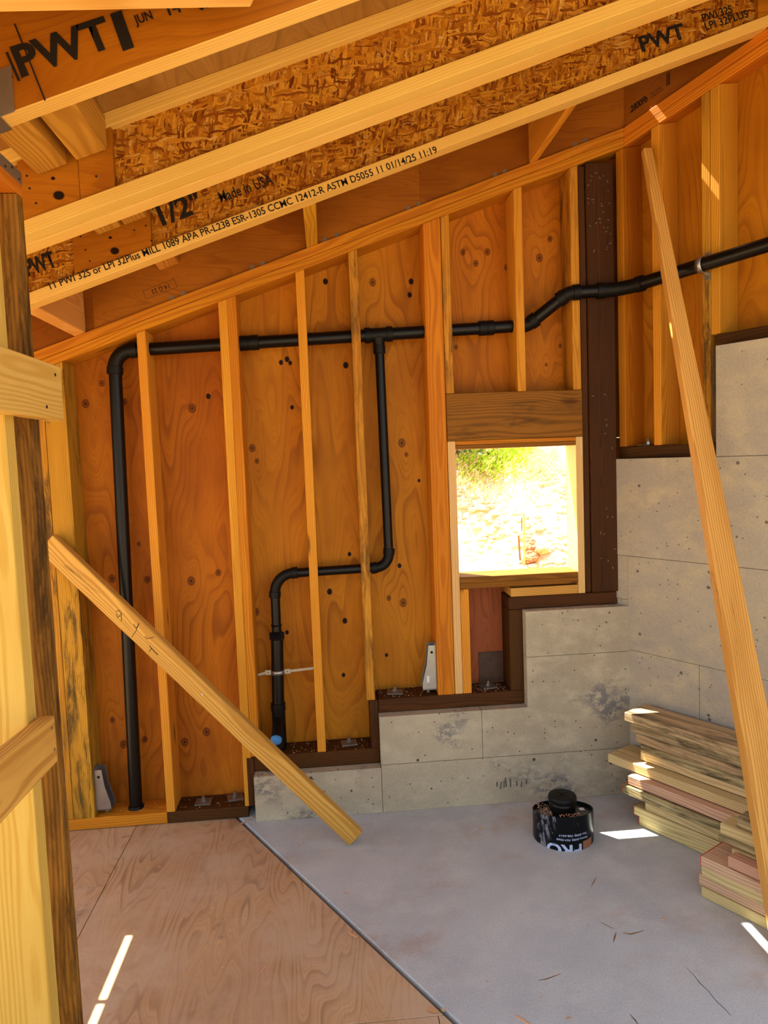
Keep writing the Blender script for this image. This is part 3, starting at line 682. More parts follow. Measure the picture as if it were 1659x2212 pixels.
tube('coupling', [B4+Vector((0, 0, .02)), B4+Vector((0, 0, .019)), B4+Vector((0, 0, -.012)), B4+Vector((0, 0, -.02)), B5+Vector((0, 0, .02))], [R1*1.05, R1*1.2, R1*1.2, R1*1.1, R1*1.1], 'abs_fit', vp, 24)
seg(B5+Vector((0, 0, .03)), B5, R1*1.0)
st = tube('wye_stub', [B4+Vector((0, 0, -.045)), B4+Vector((-.004, -.05, -.075)), B4+Vector((-.006, -.115, -.105))], [R1*.85]*3, 'abs_fit', vp, 24)
bc = tube('blue_taped_end', [B4+Vector((-.006, -.113, -.104)), B4+Vector((-.0063, -.117, -.106)), B4+Vector((-.0068, -.124, -.109)), B4+Vector((-.007, -.128, -.111))], [R1*.90, R1*.90, R1*.84, R1*.5], 'blue', None, 24); bc.parent = st; reg(bc, world_of(st).inverted())
bc['label'] = 'blue taped pipe end'

# two-bar bracket holding the small drop
bz = .633; by = YP-.03
cb = empty('pipe_bracket', (-.262, by, bz), 'galvanised two bar bracket clamping the short drop pipe between studs', 'bracket')
bm = bmesh.new(); n_ = 22
va = []
for z in (-.010, .010):
    va.append([bm.verts.new(Vector((-.262+math.cos(math.pi+math.pi*k/n_)*(R1+.002), YP+math.sin(math.pi+math.pi*k/n_)*(R1+.002), bz+z))) for k in range(n_+1)])
for k in range(n_): bm.faces.new([va[0][k], va[0][k+1], va[1][k+1], va[1][k]])
ob = link('clamp_strap', bm, 'steel', cb, None, True)
md = ob.modifiers.new('thickness', 'SOLIDIFY'); md.thickness = .0018; md.offset = 1
for s_ in (-1, 1):
    xa = -.262+s_*(R1+.001); xe = (-.352 if s_ < 0 else -.0995)
    box('ear', (min(xa, xa+s_*.028), YP-.004, bz-.011), (max(xa, xa+s_*.028), YP-.0015, bz+.011), 'steel', cb, 'x', .0004)
    nail((xa+s_*.014, YP-.004, bz), (0, -1, 0), cb, .004, 'steel_dull')
    xb = xa+s_*.020
    hexa('arm', [(xb, YP-.0013, bz-.006), (xb, YP+.001, bz-.006), (xb, YP+.001, bz+.006), (xb, YP-.0013, bz+.006)], [(xe, YP-.0013, bz-.007+.008*s_), (xe, YP+.001, bz-.007+.008*s_), (xe, YP+.001, bz+.005+.008*s_), (xe, YP-.0013, bz+.005+.008*s_)], 'steel', cb, bevel=.0003)
# one-piece strap on the right wall
sc_ = .352; pc = w2(sc_, .018, 2.283)
# centre of the pipe at that s
tpar = (sc_ - (C2-O2).dot(D2))/((C3-C2).dot(D2)); pc = C2 + (C3-C2)*tpar
ws_ = empty('pipe_strap', tuple(pc), 'short shiny metal strap holding the pipe on the right wall stud', 'strap')
bm = bmesh.new(); va = []
for e in (-.012, .012):
    row = []
    for k in range(n_+1):
        a = -math.pi/2 + math.pi*k/n_
        row.append(bm.verts.new(pc + D2*e - N2*(math.cos(a)*(R1+.0022)) + Vector((0, 0, math.sin(a)*(R1+.0022)))))
    va.append(row)
for k in range(n_): bm.faces.new([va[0][k], va[0][k+1], va[1][k+1], va[1][k]])
ob = link('strap_band', bm, 'steel', ws_, None, True); md = ob.modifiers.new('thickness', 'SOLIDIFY'); md.thickness = .0016; md.offset = 1
fo = (pc-O2).dot(N2)
for s_ in (-1, 1):
    z0 = pc.z+s_*(R1+.001); z1 = pc.z+s_*(R1+.026)
    w2box('tab', sc_-.012, sc_+.012, .0485, .0498, min(z0, z1), max(z0, z1), 'steel', 'z', .0003, ws_)
    nail(w2(sc_, .0485, (z0+z1)/2), -N2, ws_, .004, 'steel_dull')
    w2box('leg', sc_-.012, sc_+.012, fo, .0495, z0-.0008, z0+.0008, 'steel', 's', .0003, ws_)

# ================================================================== THINGS: hold-downs, anchor plates
def holddown(x, side, z0, hgt, label, lab_sticker):
    """x = stud face it is bolted to, side = +1 body extends to +x"""
    h = empty('hold_down_bracket', (x+side*.02, YF+.05, z0), label, 'bracket')
    yA, yB_ = YF+.022, YF+.080
    box('back_plate', (min(x+side*.0005, x+side*.003), yA, z0+.02), (max(x+side*.0005, x+side*.003), yB_, z0+hgt), 'steel', h, 'z', .0005)
    for i, y in enumerate((yA, yB_-.0025)):
        pl = [(x+side*.003, y, z0+hgt-.01), (x+side*.034, y, z0+hgt-.01), (x+side*.044, y, z0+hgt*.58), (x+side*.064, y, z0+hgt*.25), (x+side*.066, y, z0+.03), (x+side*.064, y, z0+.022), (x+side*.003, y, z0+.022)]
        if side < 0: pl = pl[::-1]
        prism('side_flange', pl, (0, .0025, 0), 'steel', h, bevel=.0005)
    box('seat', (min(x+side*.003, x+side*.064), yA, z0+.020), (max(x+side*.003, x+side*.064), yB_, z0+.025), 'steel', h, 'x', .0005)
    nail((x+side*.020, yA, z0+hgt-.042), (0, -1, 0), h, .0065, 'ink')
    bm = bmesh.new(); add_tube(bm, [(x+side*.038, YF+.05, z0-.0), (x+side*.038, YF+.05, z0+.045)], .007, 10); link('anchor_bolt', bm, 'steel_dull', h)
    if lab_sticker: box('sticker', (x+side*.040-.006, yA-.0005, z0+.055), (x+side*.040+.006, yA-.0001, z0+.085), 'paper', h, 'z', .0)
    return h
holddown(-1.0835, 1, .0505, .215, 'grey metal hold-down bracket on the left corner stud beside the tall pipe', False)
holddown(.4545, -1, .5005, .235, 'grey metal hold-down bracket with white sticker beside the window studs', True)
def anchor(x, y, z, label, rot=0.0):
    a = empty('anchor_plate', (x, y, z), label, 'anchor plate', 'anchor plates on the sills')
    fr = Matrix.Translation((x, y, z)) @ Matrix.Rotation(rot, 4, 'Z')
    bm = bmesh.new(); hx, hy = .036, .032
    add_hexa(bm, [fr @ Vector(v) for v in ((-hx, -hy, .0006), (hx, -hy, .0006), (hx, hy, .0006), (-hx, hy, .0006))], [fr @ Vector(v) for v in ((-hx, -hy, .0062), (hx, -hy, .0062), (hx, hy, .0062), (-hx, hy, .0062))])
    link('washer', bm, 'steel_dull', a, bevel=.0006)
    bm = bmesh.new(); add_tube(bm, [fr @ Vector((0, 0, .0064)), fr @ Vector((0, 0, .018))], .0115, 6); link('nut', bm, 'steel', a)
    bm = bmesh.new(); add_tube(bm, [fr @ Vector((0, 0, .0064)), fr @ Vector((0, 0, .030))], .0062, 10); link('bolt', bm, 'steel_dull', a)
anchor(-.625, 3.17, .0505, 'bolted square washer on the low dark sill left of the doubled stud')
anchor(-.485, 3.19, .0505, 'bolted square washer tucked against the doubled stud at floor level', .2)
anchor(.045, 3.175, .2755, 'bolted square washer on the first concrete step sill', .1)
anchor(.265, 3.175, .5005, 'bolted square washer on the second step sill left of the hold-down', -.1)
anchor(.70, 3.17, .5005, 'bolted square washer in the boxed bay under the window', .15)
v = w2(.03, .12); anchor(v.x, v.y, 1.5865, 'bolted square washer on the side wall sill in the corner', .5)

# ------------------------------------------------------------------ marks on the concrete
MAT['rust'] = plain('rust stain', '#8a6234', .8); MAT['crack'] = plain('hairline crack', '#5c5750', .9)
def floor_mark(name, pts, wd, mat):
    P = [pZ(p_, .0) for p_ in pts]; bm = bmesh.new(); L_ = []; R_ = []
    for i, p_ in enumerate(P):
        d = (P[min(i+1, len(P)-1)]-P[max(i-1, 0)]).normalized(); n = Vector((-d.y, d.x, 0))*wd*.5*(.35 if i in (0, len(P)-1) else random.uniform(.6, 1.2))
        L_.append(bm.verts.new(p_+n+Vector((0, 0, .0003)))); R_.append(bm.verts.new(p_-n+Vector((0, 0, .0003))))
    for i in range(len(P)-1): bm.faces.new([L_[i], R_[i], R_[i+1], L_[i+1]])
    return link(name, bm, mat, floor)
floor_mark('rust_stain', [(1296, 1992), (1305, 1996), (1318, 2003), (1328, 2007)], .004, 'rust'); floor_mark('rust_stain', [(1345, 2015), (1362, 2018), (1378, 2014), (1391, 2010)], .006, 'rust')
floor_mark('rust_stain', [(1331, 2014), (1328, 2024), (1325, 2035)], .006, 'rust'); floor_mark('rust_stain', [(1163, 2118), (1180, 2115), (1197, 2109), (1212, 2103)], .005, 'rust'); floor_mark('rust_stain', [(1288, 1895), (1283, 1905), (1277, 1915)], .005, 'rust')
floor_mark('crack_line', [(1482, 2090), (1500, 2108), (1512, 2124), (1530, 2140), (1545, 2160), (1562, 2176), (1580, 2195)], .003, 'crack'); floor_mark('crack_line', [(1360, 2190), (1372, 2204), (1380, 2215)], .004, 'crack')
def wall_smudge(px_, w_, h_):
    p_ = pY(px_, 3.048); a = random.uniform(-.25, .25)
    prism('dark_smudge', [p_+Vector((-w_, 0, -h_)), p_+Vector((w_*.6, 0, -h_*.8)), p_+Vector((w_+a*h_, 0, h_)), p_+Vector((-w_*.5+a*h_, 0, h_*.9))], (0, -.0004, 0), 'crack', wb)
for px_ in ((1074, 1694), (1081, 1697), (1089, 1694), (1094, 1690), (1103, 1691), (1117, 1693), (1126, 1694), (1137, 1689)): wall_smudge(px_, .004, random.uniform(.010, .024))

# ================================================================== THINGS: braces
# long 2x4 brace on the left
F0 = pZ((755, 1828), .004); T0 = pY((105, 1213), 3.058)
bd_ = (F0-T0).normalized(); bt = Vector((0, 0, 1)).cross(bd_).normalized(); bt = bt if bt.y > 0 else -bt     # thickness points to the wall
bn = bt.cross(bd_).normalized(); bn = bn if bn.z > 0 else -bn
T0 = T0 - bd_*.06
def quad(c, wd): return [c, c+bn*wd, c+bn*wd+bt*.038, c+bt*.038]
dbr = hexa('diagonal_brace', quad(T0, .098), quad(F0, .075), 'brace', None, bevel=.004)
bpl = bt.dot(F0) - .0007
tag(dbr, 'long diagonal wooden brace running from the left studs down to the slab', 'brace')
def stroke(pts, parent, y, wd=.0022):
    for a, b in zip(pts[:-1], pts[1:]):
        A_, B_ = on(a, bt, bpl), on(b, bt, bpl); d = (B_-A_).normalized(); n = d.cross(bt)*wd*.5
        prism('pencil_mark', [A_-n, B_-n, B_+n, A_+n], (0, -.0003, 0), 'ink', parent)
yb = 2.7212
stroke([(250, 1322), (256, 1318), (262, 1326), (255, 1334), (251, 1326)], dbr, yb); stroke([(262, 1326), (262, 1342)], dbr, yb)
stroke([(288, 1348), (294, 1357), (300, 1348)], dbr, yb); stroke([(300, 1346), (294, 1362), (285, 1376)], dbr, yb)
stroke([(313, 1374), (318, 1380), (333, 1376)], dbr, yb); stroke([(322, 1395), (332, 1406), (341, 1415)], dbr, yb, .003); stroke([(322, 1408), (327, 1400)], dbr, yb)
p = on((437, 1500), bt, bpl); nail(p, -bt, dbr, .005)
# leaning 2x4 on the right, slightly twisted
def bquad(lp, wdir, tdir, wd=.0885, th=.038):
    wdir = Vector(wdir).normalized(); tdir = Vector(tdir).normalized(); lp = Vector(lp)
    return [lp, lp+wdir*wd, lp+wdir*wd+tdir*th, lp+tdir*th]
rq0 = bquad(pZ((1693, 2110), .004), (.992, .06, .0), (-.06, .93, -.34), .128, .045)
rq1 = bquad(pY((1391, 318), 2.955), (.99, .10, .05), (-.05, .95, -.30), .040, .030)
rbr = hexa('leaning_brace', rq0, rq1, 'brace', None, bevel=.004)
tag(rbr, 'tall leaning wooden brace in front of the right concrete wall', 'brace')

# ================================================================== THINGS: lumber stacks
LZ = .0412
def board(px, lvl, mat, label, wd=.14, ln=.9, base=0.0, red=False, yaw=0.0, th=.0378, name='lumber_board', group='boards in the far stack', z1=None):
    z1 = base + lvl*LZ + th if z1 is None else z1
    p = pZ(px, z1); d = D2.copy(); n = N2.copy()
    if yaw: rt = Matrix.Rotation(yaw, 3, 'Z'); d = rt @ d; n = rt @ n
    q0 = [p+Vector((0, 0, -th)), p+n*wd+Vector((0, 0, -th)), p+n*wd, p]; q1 = [v_ + d*ln for v_ in q0]
    o = hexa(name, q0, q1, mat, None, bevel=.0025); tag(o, label, 'board', group)
    if red:
        e = [v_ - d*.0006 for v_ in q0]; e2 = [v_ + d*.0006 for v_ in q0]
        bm = bmesh.new(); add_hexa(bm, [p_+ (Vector((0, 0, .0005)) if k > 1 else Vector()) for k, p_ in enumerate(e)], e2); link('painted_end', bm, 'red', o)
    return o
F = [((1380, 1763), 'board_yellow', .14, 1, 'bottom board of the far stack with a red painted end'),
     ((1369, 1740), 'board_yellow', .14, 1, 'clean yellow board second from the bottom of the far stack'),
     ((1393, 1729.5), 'board_yellow', .14, 0, 'short set back yellow board third from the bottom of the far stack'),
     ((1344, 1694), 'board_grey', .16, 1, 'mouldy board with bright red end low in the far stack'),
     ((1356, 1675), 'board_pink', .16, 0, 'pinkish board just under the sticking out board of the far stack'),
     ((1312.7, 1628), 'board_yellow', .16, 0, 'pale board sticking out furthest from the far stack'),
     ((1383, 1622), 'board_yellow', .13, 0, 'board half hidden above the sticking out board of the far stack'),
     ((1383, 1606), 'board_grey', .13, 0, 'stained board fourth from the top of the far stack'),
     ((1373.4, 1584), 'board_grey', .14, 0, 'mouldy board third from the top of the far stack'),
     ((1362.6, 1561), 'board_grey', .14, 0, 'dark mouldy board second from the top of the far stack'),
     ((1348.5, 1538), 'board_grey', .15, 0, 'mouldy topmost board of the far stack with a knot on top')]
for i, (px, mt, wd, rd, lb_) in enumerate(F):
    board(px, i, mt, lb_, wd, .85, 0.001, bool(rd), z1=.0385+i*.0415)
NB = [((1514.6, 1914.5), 'board_yellow', .14, 0, .0385, 'bottom yellow board of the near stack on the slab', .55),
      ((1509, 1887), 'board_pink', .14, 0, .078, 'pink ridged board second from the bottom of the near stack', .55),
      ((1514.6, 1870), 'board_yellow', .14, 0, .117, 'striped yellow board third from the bottom of the near stack', .55),
      ((1513, 1849), 'board_pink', .18, 1, .156, 'wide pink topped board with nail holes in the near stack', .55),
      ((1571.7, 1849), 'board_pink', .045, 0, .196, 'narrow pink strip lying on the wide pink board of the near stack', .45),
      ((1551, 1791.7), 'board_grey', .11, 0, .236, 'greyish board high in the near stack', .45),
      ((1555, 1777), 'board_yellow', .10, 0, .276, 'rounded yellow board end on the upper near stack', .45),
      ((1590.6, 1764), 'board_grey', .07, 0, .312, 'small grey offcut on top of the near stack', .4)]
for (px, mt, wd, rd, zz_, lb_, ln) in NB:
    board(px, 0, mt, lb_, wd, ln, 0, bool(rd), group='boards in the near stack', z1=zz_)
o = board((1580, 1833), 0, 'board_yellow', 'pale squared batten beside the narrow pink strip of the near stack', .05, .42, group='boards in the near stack', z1=.196)

# ================================================================== THINGS: cleanout drum
DC = Vector((.902, 2.747, 0)); DR = .1215
dr = empty('drain_cleanout', tuple(DC), 'black plastic drain cleanout stub with round cap standing in the slab', 'cleanout')
tl = lambda v: (-.20*v.y if True else 0)
zr = .116
def tiltz(v): return -.20*v.y
body_prof = [(DR*1.0, -.002), (DR, zr), (DR-.004, zr), (DR-.0045, zr-.012), (.03, zr-.012), (0, zr-.012)]
bm = bmesh.new(); sg = 56; rings = []
for i, (r_, z_) in enumerate(body_prof):
    if r_ == 0: rings.append([bm.verts.new(DC+Vector((0, 0, z_)))]); continue
    rings.append([bm.verts.new(DC+Vector((r_*math.cos(2*math.pi*k/sg), r_*math.sin(2*math.pi*k/sg), z_+(tiltz(Vector((0, r_*math.sin(2*math.pi*k/sg), 0))) if i > 0 else 0)))) for k in range(sg)])
for a, b in zip(rings[:-1], rings[1:]):
    for k in range(sg):
        if len(b) == 1: bm.faces.new([a[k], a[(k+1) % sg], b[0]])
        else: bm.faces.new([a[k], a[(k+1) % sg], b[(k+1) % sg], b[k]])
t = NT('scuffed black plastic'); o_ = t.coord(); n1 = t.noise(t.mapv(o_, (14, 14, 5)), 1, 6, .7, .5); n2 = t.noise(t.mapv(o_, (60, 60, 30)), 1, 4, .7)
f_ = t.math('MULTIPLY', t.ramp(n1, .56, .64), t.ramp(n2, .4, .55)); MAT['drum'] = t.done(t.mix(t.math('MULTIPLY', f_, .8), lin('#0f1114'), lin('#8d8d93')), t.ramp(f_, 0, 1, .28, .8))
body = link('body', bm, 'drum', dr, None, True, sharp=.6)
lathe('neck', [(.052, .085), (.052, .135)], DC, 'abs_fit', dr)
lathe('gasket', [(.050, .133), (.0555, .134), (.0562, .146), (.054, .149)], DC, 'steel_dull' if False else 'abs', dr)
capo = lathe('cap', [(.050, .147), (.0565, .150), (.0575, .158), (.0570, .168), (.054, .173), (.050, .1742), (.0, .1748)], DC, 'abs_fit', dr)
for a in (.55, .55+math.pi/2*.98):
    u_ = Vector((math.cos(a), math.sin(a), 0)); v_ = Vector((-u_.y, u_.x, 0)); c_ = DC+Vector((0, 0, .1752))
    ob = prism('cross_slot', [c_-u_*.030-v_*.004, c_+u_*.030-v_*.004, c_+u_*.030+v_*.004, c_-u_*.030+v_*.004], (0, 0, .0006), 'gap', None); ob.parent = capo; reg(ob, world_of(capo).inverted())
def drum_warp(ang0, z0):
    # upside-down text wrapped on the body; runs right to left in the picture
    def f(a, b):
        th = ang0 - a/DR*1.0
        return DC + Vector((math.cos(th)*(DR+.0006), math.sin(th)*(DR+.0006), z0-b))
    return f
def dang(px):  # angle on the body for a pixel column near the front
    best = None
    for k in range(-1800, 1):
        th = math.radians(k/10); P = DC+Vector((math.cos(th)*DR, math.sin(th)*DR, .05)); r_ = P-CAM
        x_ = W/2+FPX*r_.dot(RX)/r_.dot(FX)
        if best is None or abs(x_-px) < best[0]: best = (abs(x_-px), th)
    return best[1]
aR = dang(1266)
letter('Fax (650) 758-3417', None or (0, 0, 0), (1, 0, 0), (0, 0, 1), 1, 'white_ink', body, width=(aR-dang(1207))*DR, height=.0105, bold=.02, warp=drum_warp(aR, .0705))
letter('Phone (650) 757-9360', (0, 0, 0), (1, 0, 0), (0, 0, 1), 1, 'white_ink', body, width=(dang(1268)-dang(1202))*DR, height=.0105, bold=.02, warp=drum_warp(dang(1268), .0535))
aP = dang(1256)
letter('PRO', (0, 0, 0), (1, 0, 0), (0, 0, 1), 1, 'white_ink', body, width=(aP-dang(1181))*DR, height=.05, bold=.03, warp=drum_warp(aP, .028))
bm = bmesh.new(); a0, a1 = dang(1259), dang(1277); vv = []
for k in range(9):
    th = a0+(a1-a0)*k/8; vv.append([bm.verts.new(DC+Vector((math.cos(th)*(DR+.0005), math.sin(th)*(DR+.0005), z_))) for z_ in (.001, .034)])
for k in range(8): bm.faces.new([vv[k][0], vv[k+1][0], vv[k+1][1], vv[k][1]])
link('brown_label', bm, 'brown_label', body)
box('sticker', (DC.x+.070, DC.y-.012, zr-.0105), (DC.x+.090, DC.y+.008, zr-.0085), 'paper', dr, 'x', 0)

# ================================================================== THINGS: chips and dust
def chip(px, z=0.0, ln=.02, wd=.006, rot=None, mat='chip', label=None, th=.0022):
    p = pZ(px, z); rot = random.uniform(0, math.pi) if rot is None else rot
    d = Vector((math.cos(rot), math.sin(rot), 0)); n = Vector((-d.y, d.x, 0))
    z0 = Vector((0, 0, .0003)); q0 = [p-d*ln/2-n*wd/2+z0, p-d*ln/2+n*wd*.4+z0, p-d*ln/2+n*wd*.4+z0+Vector((0, 0, th)), p-d*ln/2-n*wd/2+z0+Vector((0, 0, th))]
    q1 = [p+d*ln/2-n*wd*.3+z0, p+d*ln/2+n*wd/2+z0, p+d*ln/2+n*wd/2+z0+Vector((0, 0, th*.6)), p+d*ln/2-n*wd*.3+z0+Vector((0, 0, th*.6))]
    o = hexa('wood_chip', q0, q1, mat, None, bevel=.0003); return tag(o, label or 'small loose wood chip lying on the floor', 'wood chip', 'wood chips on the floor')
chip((1040, 1791), ln=.022, wd=.006, rot=.1, label='thin wood splinter on the slab left of the black cleanout')
chip((748, 1930), ln=.02, wd=.004, rot=.1); chip((646, 1826), ln=.014, wd=.006); chip((656, 1822), ln=.012, wd=.005)
chip((757, 2018), ln=.018, wd=.007, rot=-1.0); chip((766, 2022), ln=.024, wd=.012, rot=-.9, label='larger pinkish wood chip in the slab seam')
chip((935, 2183), ln=.028, wd=.016, rot=-.7, label='broad pink chip in the seam near the bottom edge'); chip((957, 2182), ln=.012, wd=.010)
chip((1130, 2205), ln=.05, wd=.008, rot=-.9, label='long pale splinter at the bottom edge of the slab'); chip((1229, 2200), ln=.014, wd=.008, mat='board_pink')
chip((568, 2095), -.003, .03, .006, 1.0, label='pinkish splinter on the plywood floor'); chip((530, 1983), -.003, .016, .005, -.4); chip((345, 1873), -.003, .015, .004, -.6)
chip((460, 1963), -.003, .014, .004, .2); chip((497, 1871), -.003, .01, .004, .1); chip((480, 2091), -.003, .014, .005, .4); chip((235, 2191), -.003, .012, .005); chip((272, 1808), -.003, .03, .006, .2, 'board_grey')
for px in ((1430, 1908), (1478, 1907), (1435, 1984), (1433, 1987), (1300, 1909), (1126, 1973), (1051, 2120), (1060, 2150), (660, 1905), (1270, 2000), (1168, 2156)): chip(px, 0, random.uniform(.006, .011), .003)
chip((525, 1778), 0.0, .022, .008, .5, 'board_pink'); chip((540, 1772), 0, .018, .007, -.3, 'board_pink'); chip((548, 1765), 0, .016, .006, 1.2, 'board_pink')
# sawdust and shavings on the sills
def dust(name, spots, label, n=60, sz=.006):
    bm = bmesh.new()
    for (x0, x1, y0, y1, z) in spots:
        for k in range(n):
            c = Vector((random.uniform(x0, x1), random.uniform(y0, y1), z+.0012)); a = random.uniform(0, 6.28); l_ = random.uniform(.4, 1)*sz
            d = Vector((math.cos(a), math.sin(a), random.uniform(-.3, .5))).normalized()*l_; n_2 = Vector((-math.sin(a), math.cos(a), 0))*l_*.35; up_ = Vector((0, 0, .001))
            v_ = [bm.verts.new(c-d*.5-n_2), bm.verts.new(c+d*.5-n_2*.6), bm.verts.new(c+d*.5+n_2*.6+up_), bm.verts.new(c-d*.5+n_2+up_)]
            for vv_ in v_: vv_.co.z = max(vv_.co.z, z+.0004)
            bm.faces.new(v_)
    o = link(name, bm, 'chip', None); md = o.modifiers.new('thickness', 'SOLIDIFY'); md.thickness = .0006
    return tag(o, label, 'sawdust', None, 'stuff')
for sp_, lb_ in (((-1.05, -.42, 3.105, 3.235, .0505), 'sawdust and shavings on the lowest sill by the tall pipe'), ((-.22, .13, 3.105, 3.235, .2755), 'pinkish shavings on the first step sill'), ((.19, .40, 3.11, 3.235, .5005), 'shavings on the second step sill beside the hold-down'), ((.62, .78, 3.105, 3.235, .5005), 'pale dust in the boxed bay under the window'),
    ((.20, .8, 3.055, 3.098, .4362), 'thin line of sawdust on the middle concrete ledge'), ((-.36, .17, 3.055, 3.098, .2052), 'thin line of sawdust on the lowest concrete ledge'), ((.88, 1.25, 3.055, 3.098, .8722), 'thin line of sawdust on the top concrete ledge')):
    dust('sawdust', [sp_], lb_, 80)
dust('sawdust_crumbs', [(DC.x-.10, DC.x-.055, DC.y-.06, DC.y+.05, zr+.0), (DC.x-.04, DC.x+.05, DC.y-.10, DC.y-.062, zr+.006)], 'orange sawdust crumbs lying on the black cleanout', 70, .006)
# pale nails and staples on the dark corner post
bm = bmesh.new()
for k in range(46):
    x_ = random.uniform(1.185, 1.29); z_ = random.choice((random.uniform(2.45, 2.80), random.uniform(2.45, 2.80), random.uniform(1.0, 2.8))); a = random.uniform(0, 3.14); l_ = random.uniform(.0025, .007)
    d = Vector((math.cos(a), 0, math.sin(a)))*l_; n_2 = Vector((-math.sin(a), 0, math.cos(a)))*.0011; c = Vector((x_, 3.0958, z_))
    add_hexa(bm, [c-d-n_2, c-d+n_2, c+d+n_2, c+d-n_2], [p_+Vector((0, -.0006, 0)) for p_ in (c-d-n_2, c-d+n_2, c+d+n_2, c+d-n_2)])
o = link('staples', bm, 'steel_dull', wb); o['kind'] = 'stuff'

# ================================================================== OUTSIDE
def hz(x, y):
    b = .25 + max(0, (y-4.1))*.80 + .10*x
    return b + .10*math.sin(x*1.7+y*.9) + .05*math.sin(x*4.1-y*2.3) + .03*math.sin(x*9+y*7) if y > 3.9 else b
bm = bmesh.new(); NX, NY = 90, 90; X0, X1, Y0, Y1 = -9, 12, 3.55, 16.0; vg = []
for j in range(NY+1):
    yy_ = Y0+(Y1-Y0)*(j/NY)**1.6
    row = []
    for i in range(NX+1):
        xx = X0+(X1-X0)*i/NX; row.append(bm.verts.new((xx, yy_, hz(xx, yy_) + random.uniform(-.012, .012))))
    vg.append(row)
for j in range(NY):
    for i in range(NX): bm.faces.new([vg[j][i], vg[j][i+1], vg[j+1][i+1], vg[j+1][i]])
t = NT('bare sandy hillside'); o_ = t.coord(); n1 = t.noise(t.mapv(o_, (2.2, 1.6, 5), (0, 0, 0), (0, 0, .5)), 1, 8, .72, .5); n2 = t.noise(o_, 26, 5, .7); n3 = t.noise(t.mapv(o_, (.7, .7, .7)), 1, 3)
col_ = t.mix(t.ramp(n1, .35, .62), lin('#f6ecd6'), lin('#e8d6b0')); col_ = t.mix(t.ramp(n2, .60, .72, 0, .55), col_, lin('#8a6c44'))
col_ = t.mix(t.math('MULTIPLY', t.ramp(t.noise(o_, 7, 7, .75), .58, .66), .45), col_, lin('#8a6a3c'))
MAT['dirt'] = t.done(col_, .95, t.math('ADD', n1, n2), .35, .03)
hill = link('hillside', bm, 'dirt', None, None, True); tag(hill, 'bright sunlit sandy hillside seen through the window opening', 'hillside', kind='structure')
MAT['yard'] = concrete('yard dirt', '#a08a68', '#8c7654', '#b39c76', 0, .4, rough=.95)
bm = bmesh.new(); add_hexa(bm, [(-14, -14, -.32), (14, -14, -.32), (14, 3.6, -.32), (-14, 3.6, -.32)], [(-14, -14, -.13), (14, -14, -.13), (14, 3.6, -.13), (-14, 3.6, -.13)])
yd = link('ground', bm, 'yard', None); tag(yd, 'flat dirt ground around the unfinished building', 'ground', kind='structure')
def hill_hit(px):
    r = ray(px); lo, hi = 3.6, 15.0; prev = None
    y = lo
    while y < hi:
        t_ = (y-CAM.y)/r.y; P = CAM + r*t_
        if P.z <= hz(P.x, y): return Vector((P.x, y, hz(P.x, y)))
        y += .01
    return CAM + r*((hi-CAM.y)/r.y)
MAT['grass'] = plain('green grass', '#b4d94a', .8); MAT['drygrass'] = plain('dry grass', '#f2e6b8', .9); MAT['leaf'] = plain('dark green leaf', '#3f5a24', .7); MAT['twig'] = plain('grey twig', '#6a5a48', .9)
def tuft(name, centers, mat, label, hgt, n, spread):
    bm = bmesh.new()
    for c in centers:
        for k in range(n):
            a = random.uniform(0, 6.28); rr = random.uniform(0, spread); b = Vector((c.x+math.cos(a)*rr, c.y+math.sin(a)*rr, 0)); b.z = hz(b.x, b.y)-.01
            l_ = Vector((random.uniform(-.5, .5), random.uniform(-.5, .2), 1)).normalized()*hgt*random.uniform(.5, 1.2); w_ = Vector((random.uniform(.004, .009), 0, 0))
            bm.faces.new([bm.verts.new(b-w_), bm.verts.new(b+w_), bm.verts.new(b+l_*.6+w_*.6+Vector((0, -.01, 0))), bm.verts.new(b+l_+Vector((.02, -.03, -.01)))])
    o = link(name, bm, mat, None); return tag(o, label, 'grass', None, 'stuff')
gc = [hill_hit(p_) for p_ in ((1005, 995), (1035, 1010), (1030, 1022), (1090, 995), (1095, 992), (1020, 985), (1110, 985), (1060, 985))]
tuft('green_grass', gc, 'grass', 'green grass tufts high on the hillside', .07, 90, .16)
dc_ = [hill_hit((random.uniform(985, 1160), random.uniform(972, 1040))) for _ in range(26)]
dc_ = [p_ for p_ in dc_ if True]
tuft('dry_grass', dc_, 'drygrass', 'dry straw coloured grass on the upper hillside', .06, 60, .28)
sh0 = hill_hit((990, 985)); shrub = empty('shrub', tuple(sh0), 'dark green shrub at the top left of the window view', 'shrub')
for k in range(5):
    a = sh0+Vector((0, 0, -.05)); b = sh0+Vector((random.uniform(-.5, .25), random.uniform(-.2, .2), random.uniform(.3, .55)))
    tube('stem', [a, (a+b)/2+Vector((.03, 0, .02)), b], [.012, .009, .004], 'twig', shrub, 6)
bm = bmesh.new()
for k in range(900):
    c = sh0+Vector((random.gauss(-.15, .22), random.gauss(0, .18), abs(random.gauss(.3, .16)))); a = Vector((random.uniform(-1, 1), random.uniform(-1, 1), random.uniform(-.4, 1))).normalized()*.035; b = a.cross(Vector((random.uniform(-1, 1), random.uniform(-1, 1), .3))).normalized()*.012
    bm.faces.new([bm.verts.new(c-a), bm.verts.new(c+b), bm.verts.new(c+a), bm.verts.new(c-b)])
lf = link('leaves', bm, 'leaf', shrub); lf['kind'] = 'stuff'
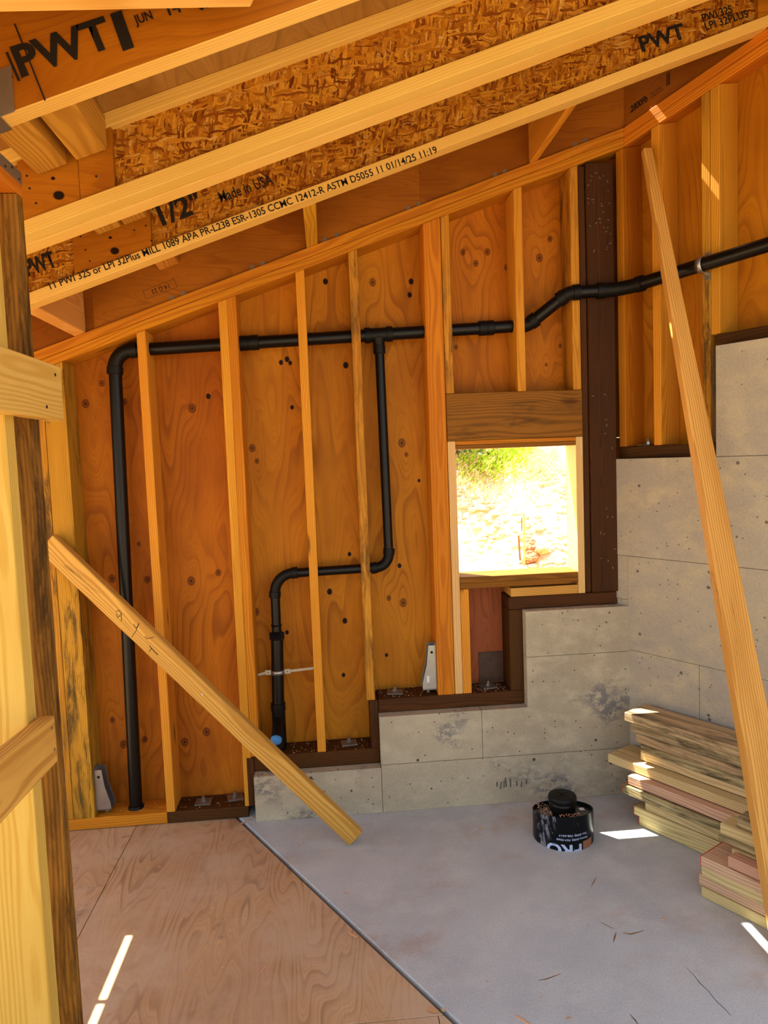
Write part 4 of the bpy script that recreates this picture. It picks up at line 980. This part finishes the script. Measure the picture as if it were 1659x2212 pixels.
# survey stakes and stones
MAT['stake'] = wood('stake', '#e8cf98', '#c8a468', 0, knots=False); MAT['stake_old'] = wood('old stake', '#a87848', '#7c5230', 0, knots=False); MAT['rock'] = plain('reddish stone', '#a8704c', .9, 0, .3); MAT['rock2'] = plain('tan stone', '#c39a5c', .9, 0, .3)
def stake(pb_, pt_, wd, mat, label):
    b = hill_hit(pb_); t_ = pY(pt_, b.y); d = (t_-b)
    q0 = [b+Vector((-wd, -wd*.4, -.1)), b+Vector((wd, -wd*.4, -.1)), b+Vector((wd, wd*.4, -.1)), b+Vector((-wd, wd*.4, -.1))]
    return tag(hexa('survey_stake', q0, [p_+d+Vector((0, 0, .1)) for p_ in q0], mat, None, bevel=.002), label, 'stake', 'stakes on the hillside')
stake((1132.5, 1223), (1131, 1108), .008, 'stake', 'tall pale wooden stake on the hillside')
stake((1125, 1214), (1120, 1156), .007, 'stake_old', 'short brown wooden stake left of the tall one')
stake((1126, 1150), (1127, 1117), .004, 'stake_old', 'thin dark stick behind the tall pale stake')
def rock(c, r, mat, label, group):
    bm = bmesh.new(); bmesh.ops.create_icosphere(bm, subdivisions=2, radius=r)
    for v_ in bm.verts: v_.co = Vector((v_.co.x*1.2, v_.co.y, v_.co.z*.75))*random.uniform(.82, 1.15) + c
    return tag(link('stone', bm, mat, None), label, 'stone', group)
for k in range(26):
    c = hill_hit((random.uniform(1136, 1152)+random.uniform(0, 6), random.uniform(1168, 1216))); rock(c, random.uniform(.018, .036), random.choice(('rock', 'rock', 'rock2')), 'reddish broken stone in the pile beside the tall stake', 'stones beside the stake')
rock(hill_hit((1170, 1191)), .045, 'rock2', 'single flat tan stone right of the stone pile', 'loose stones')
bm = bmesh.new()
for k in range(420):
    p_ = hill_hit((random.uniform(975, 1262), random.uniform(1010, 1246))); r_ = random.uniform(.006, .026)
    mm = Matrix.Translation(p_) @ Matrix.Diagonal((random.uniform(1, 2.4), 1, .6, 1)); bmesh.ops.create_icosphere(bm, subdivisions=1, radius=r_, matrix=mm)
tag(link('dirt_clods', bm, 'dirt', None), 'small dirt clods scattered over the hillside', 'dirt clods', None, 'stuff')
